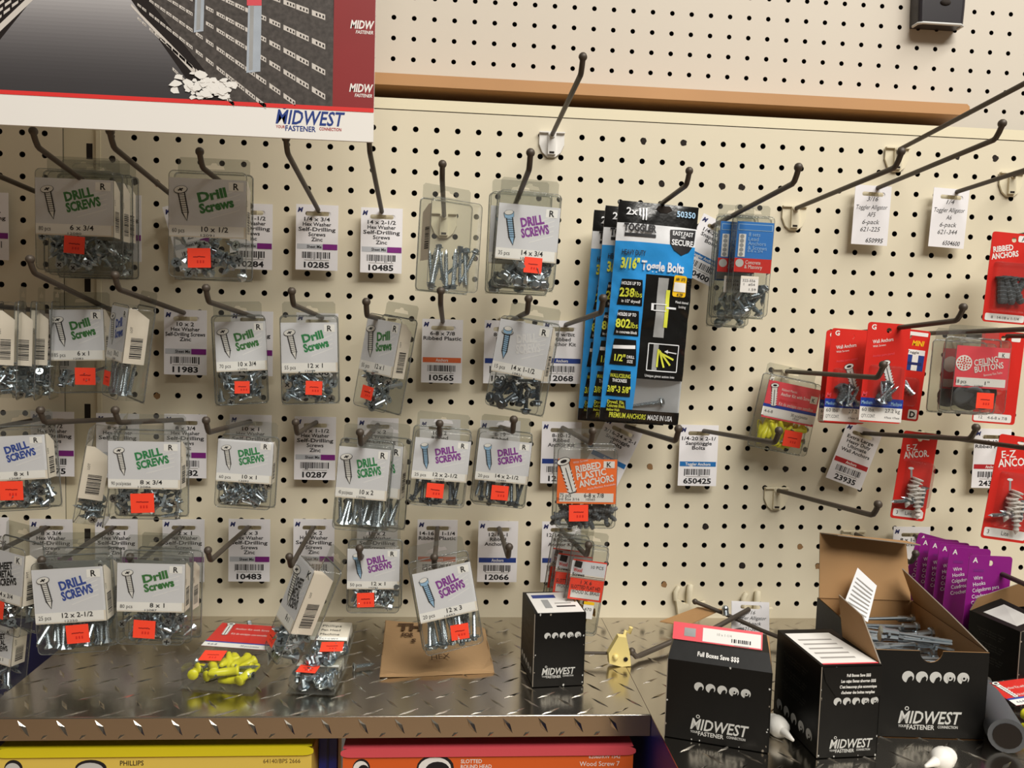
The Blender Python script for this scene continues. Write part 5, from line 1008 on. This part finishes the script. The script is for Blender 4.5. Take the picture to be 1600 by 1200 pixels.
# yellow anchor kit lying on its back
P = onS(338, 1060)
def lying(label, px, py, yaw, wd, ht, T, draw, fill, lab, face, kind, cat, pitch=-78):
    P = onS(px, py); mw = Matrix.Translation(W((P[0], SHY+.06, P[2]))) @ Matrix.Rotation(math.radians(yaw), 4, 'Z') @ Matrix.Rotation(math.radians(pitch), 4, 'X') @ Matrix.Translation((0, -T*IN, ht/2*IN))
    t = thing(kind, label, cat, mw); hw, hh = wd/2, ht/2; b = MB()
    o0 = rr(-hw, -hh, hw, hh, .16); o1 = rr(-hw+.05, -hh+.05, hw-.05, hh-.05, .2); o2 = rr(-hw+.12, -hh+.12, hw-.12, hh-.12, .18)
    b.loft([[(x, y, z) for x, z in L] for L, y in ((o0, T), (o1, T-.03), (o1, .1), (o2, 0))], 'shell'); b.add([(x, 0, z) for x, z in o2], [tuple(range(len(o2)))], 'shell'); b.build('blister_shell', t)
    b = MB(); b.rect(-hw, -hh, hw, hh+.5, T+.01, 'sheet'); b.build('hang_card', t)
    b = MB(); zt, zb = hh-ht*lab[0], hh-ht*lab[1]; b.rect(-hw+.1, zb, hw-.1, zt, .035, face); draw(b, hw, zt, zb)
    b.T = Matrix.Translation((hw-.1, .035, 0)) @ Matrix.Rotation(math.radians(90), 4, 'Z'); b.poly([(0, zb), (T*.8, zb), (T*.8, zt), (0, zt)], 0, 'white'); barcode_v(b, .2, zb+.1, .55, zb+.6, -.006, 3); b.T = Matrix.Identity(4)
    b.build('label_card', t); fill(t); return t
def k_draw(b, hw, zt, zb):
    b.rect(-hw+.1, zb, hw-.1, zb+.42, .02, 'cobalt'); b.rect(-hw+.1, zb, hw-.1, zb+.32, .014, 'white'); b.text('4-6-8', -hw+.5, zb+.1, .12, .008, 'navy', w=.4, bold=0); b.text('30 pcs/piezas', hw-.9, zb+.1, .12, .008, 'navy', w=.8, bold=0)
    for i, s_ in enumerate(('Anchor Kit with Screws', 'Kit de anclajes con tornillos')): b.text(s_, .2, zt-.5-.4*i, .14, .02, 'white', w=1.6, bold=0)
    pic_anchor(b, -hw+.55, zt-.1, .9, .02, .1)
t = lying('yellow anchor kit with a red label lying on the left shelf', 336, 1082, -10, 3.0, 3.9, .85, k_draw, lambda t: yfill(t, 3.0, 4.0, 15), (.06, .55), 'red', 'pack_of_anchors', 'anchor pack', -82)
sticker(t, -.55, -.9, .9, .75, -.012, -5, 3)
def sm_draw(b, hw, zt, zb):
    b.rect(-hw+.1, zb, hw-.1, zb+.2, .02, 'strip')
    for i in range(4): b.text(['Phillips', 'Pan Head', 'Machine', 'Screws'][i], 0, zt-.3-.25*i, .12, .02, 'ink', w=hw*.9, bold=0)
def sm_fill(sd): return lambda t: fill_screws(t, 1.9, -1.0, .15, .6, .55, 'hex', 20, .1, 'zinc', sd)
t = lying('small pack of round head screws lying flat, lower of two on the left shelf', 484, 1087, -6, 1.9, 2.0, .6, sm_draw, sm_fill(3), (.0, .45), 'cream', 'pack_of_screws', 'screw pack', -86); sticker(t, -.3, -.2, .8, .6, -.012, 4, 5)
t = lying('small pack of round head screws resting on top of the lower one', 504, 1071, -4, 1.75, 2.2, .55, sm_draw, sm_fill(8), (.0, .5), 'cream', 'pack_of_screws', 'screw pack', -70); sticker(t, .25, -.4, .9, .55, -.012, -4, 6)
t.matrix_world = Matrix.Translation((0, 0, .58*IN)) @ t.matrix_world
def loose(label, px, py, yaw, L=.8, kind='flat', r=.09, tilt=90):
    o = bpy.data.objects.new('screw', screw_of(L, kind, r, 'zinc')); C.objects.link(o); P = onS(px, py, .16)
    o.matrix_world = Matrix.Translation(W(P)) @ Matrix.Rotation(math.radians(yaw), 4, 'Z') @ Matrix.Rotation(math.radians(tilt), 4, 'X'); tag_props(o, label, 'screw')
loose('loose zinc screw on the left shelf behind the yellow anchor kit', 392, 985, 20, .9, 'flat', .1, 100)
loose('loose zinc screw lying beside the two small packs on the left shelf', 552, 1042, -70, .9, 'flat', .08)
# loose hook base, fallen hooks
t = thing('peg_hook', 'pale yellow hook base with its hook, lying on the shelf seam', 'hook', on_shelf(966, 1038)); kq = ppi(onS(966, 1038)[2])
b = MB(); out = [(-.45, .1), (-.5, .55), (-.1, 1.3), (.25, 1.25), (.42, .6), (.5, .0), (.1, -.05)]
b.loft([[(x, -.28, z+.05) for x, z in out], [(x*1.05, .0, z*1.02+.05) for x, z in out], [(x*.8, .25, z*.8+.1) for x, z in out]], 'plug_yellow', True, True)
b.tube([(.2, .0, 1.2), (.3, .1, 1.45), (.45, .05, 1.4), (.5, 0, 1.65)], .09, 'plug_yellow', 7); b.ball((-.2, -.3, .45), .14, 'plug_yellow', 8); b.lathe([(.11, 0), (.11, .02)], 'plug_yellow', 10); b.build('base', t)
b = MB(); b.disk(.25, .35, .1, -.31, 'cavity', n=12); b.build('screw_hole', t)
b = MB(); b.tube([(-.45, .1, .45), (-2.2, .3, .4)], .07, 'hook', 7); b.build('rod', t)
def fallen(label, pts, r=.12):
    Q = [onS(p[0], p[1], p[2]) for p in pts]; t = thing('peg_hook', label, 'hook', Matrix.Translation(W(Q[0]))); f = lambda p: (p[0]-Q[0][0], -(p[2]-Q[0][2]), p[1]-Q[0][1])
    b = MB(); b.tube([f(p) for p in Q], r, 'hook', 9); b.build('rod', t); b = MB(); b.ball((0, 0, 0), r*1.45, 'hook', 9); b.build('ball_tip', t)
fallen('loose brown hook lying on the shelf, bent tip toward the yellow hook base', [(987, 1018, .4), (994, 1026, .22), (1000, 1024, .2), (1048, 1003, .35), (1110, 985, .7), (1170, 952, 1.1)])
fallen('loose brown hook leaning down to the small black carton', [(1086, 940, 1.2), (1130, 958, .9), (1190, 985, .5), (1243, 1006, .3)], .1)
t = thing('peg_plate', 'cream hook plate still clipped in the bottom holes, behind the loose hooks', 'hook plate', place(at(1075, 942, 0)))
def plate_mesh(t):
    b = MB(); out = [(-.75, .35), (-.55, -.75), (-.2, -1.0), (.25, -.95), (.6, -.5), (.85, .15), (.5, .1), (-.3, .05)]
    b.loft([[(x, -.05, z) for x, z in out], [(x*.96, -.3, z*.95) for x, z in out]][::-1], 'plate', True, True); b.build('plate', t)
    b = MB(); b.tube([(-.68, -.15, .2), (-.72, -.2, .65), (-.55, -.1, .85)], .14, 'plate', 8); b.tube([(.0, -.15, .0), (-.02, -.25, .7), (.05, -.1, .95)], .17, 'plate', 8); b.build('prong', t)
plate_mesh(t)
t = thing('peg_plate', 'cream hook plate behind the fallen handwritten card', 'hook plate', place(at(1180, 952, 0))); plate_mesh(t)
# fallen card, cardboard piece and a threaded rod pile
o = None; b = MB(); rnd = [(-.95, -1.5), (.95, -1.5), (.95, 0), (-.95, 0)]; slot = rr(-.5, -.35, .55, -.17, .08); b.holed(rnd, [slot], -.03, 'paper'); b.holed([(-x, z) for x, z in rnd], [[(-x, z) for x, z in slot]], 0, 'paper')
for i, s_ in enumerate(('5/16', 'Toggler Alligator', 'A8 4-pack', '621-369')): b.text(s_, 0, -.6-.26*i, .17, -.04, 'ink', w=min(1.6, .12*len(s_)), bold=0, shear=.3)
P = onS(1170, 985, 0); o = b.build('hang_tag', None, Matrix.Translation(W((P[0], SHY+1.45, P[2]))) @ Matrix.Rotation(math.radians(2), 4, 'Y') @ Matrix.Rotation(math.radians(-12), 4, 'X')); tag_props(o, 'handwritten white card propped on the shelf among the loose hooks', 'tag')
b = MB(); Q = [onS(1031, 972, .4), onS(1073, 979, .45), onS(1128, 953, .9), onS(1090, 950, .85)]; f = lambda p, dz=0: (p[0]-Q[0][0], -(p[2]-Q[0][2]), p[1]-Q[0][1]+dz)
b.loft([[f(p) for p in Q], [f(p, .05) for p in Q]], 'kraft', True, True); o = b.build('cardboard_piece', None, Matrix.Translation(W(Q[0]))); tag_props(o, 'tan piece of cardboard resting on the loose hooks', 'cardboard')
b = MB(); b.tube([(0, 0, 0), (.9, 0, .02), (1.6, .1, .05)], .26, 'dark_zinc', 10)
for i in range(14): b.tube([(.1+.1*i, .005*i, 0), (.14+.1*i, .005*i, 0)], .29, 'dark_zinc', 10)
o = b.build('threaded_sleeve', None, on_shelf(1112, 995, 8, .3)); tag_props(o, 'dark threaded sleeve lying beneath the loose hooks', 'sleeve')
b = MB(); b.tube([(0, 0, 0), (.0, .12, .25)], .16, 'zinc', 12); b.ball((0, .12, .3), .17, 'zinc', 10); o = b.build('chrome_stud', None, Matrix.Translation(W(onS(1134, 962, .9)))); tag_props(o, 'small chrome stud on top of the loose hooks', 'stud')
# glue tips
def tip(label, px, py, yaw, s=1.0, lean=0):
    t = thing('nozzle_tip', label, 'nozzle', on_shelf(px, py, yaw, .42*s) @ Matrix.Rotation(math.radians(90+lean), 4, 'X'))
    b = MB(); b.lathe([(.001, -.75*s), (.30*s, -.75*s), (.36*s, -.6*s), (.34*s, -.45*s), (.44*s, -.35*s), (.44*s, -.1*s), (.40*s, .1*s), (.2*s, .28*s)], 'tip_white', 14); b.build('collar', t)
    b = MB(); b.lathe([(.2*s, .26*s), (.13*s, .6*s), (.06*s, 1.0*s), (.001, 1.02*s)], 'tip_white', 12); b.build('spout', t)
tip('white nozzle tip between the wide carton and the small carton', 1219, 1138, 8, .85)
tip('white nozzle tip lying alone at the front of the right shelf', 1468, 1187, -62, .85)
# grey tube and red pack
A_, B_ = onS(1574, 1150, .62), onS(1537, 1082, .62); t = thing('plastic_tube', 'dark grey open plastic tube lying beside the large open carton', 'tube', Matrix.Translation(W(A_)))
b = MB(); ax = Vector((B_[0]-A_[0], -(B_[2]-A_[2]), 0)); Q = [Vector((0, 0, 0)), ax*.3, ax]; b.tube(Q, [.62, .6, .56], 'tube_grey', 20); b.build('tube_body', t)
d_ = ax.normalized(); b = MB(); b.tube([tuple(-d_*.02), tuple(d_*.03)], [.46, .46], 'cavity', 18); b.build('bore_shade', t)  # dark disc over the tube end, painting the shade of its hollow
Pq = onS(1585, 1130); t = lying('red labelled anchor pack lying behind the grey tube', 1664, 1158, 14, 2.4, 2.8, .7, k_draw, lambda t: yfill(t, 2.6, 3.6, 6), (.05, .55), 'red', 'pack_of_anchors', 'anchor pack', -80)
bpy.context.view_layer.update()
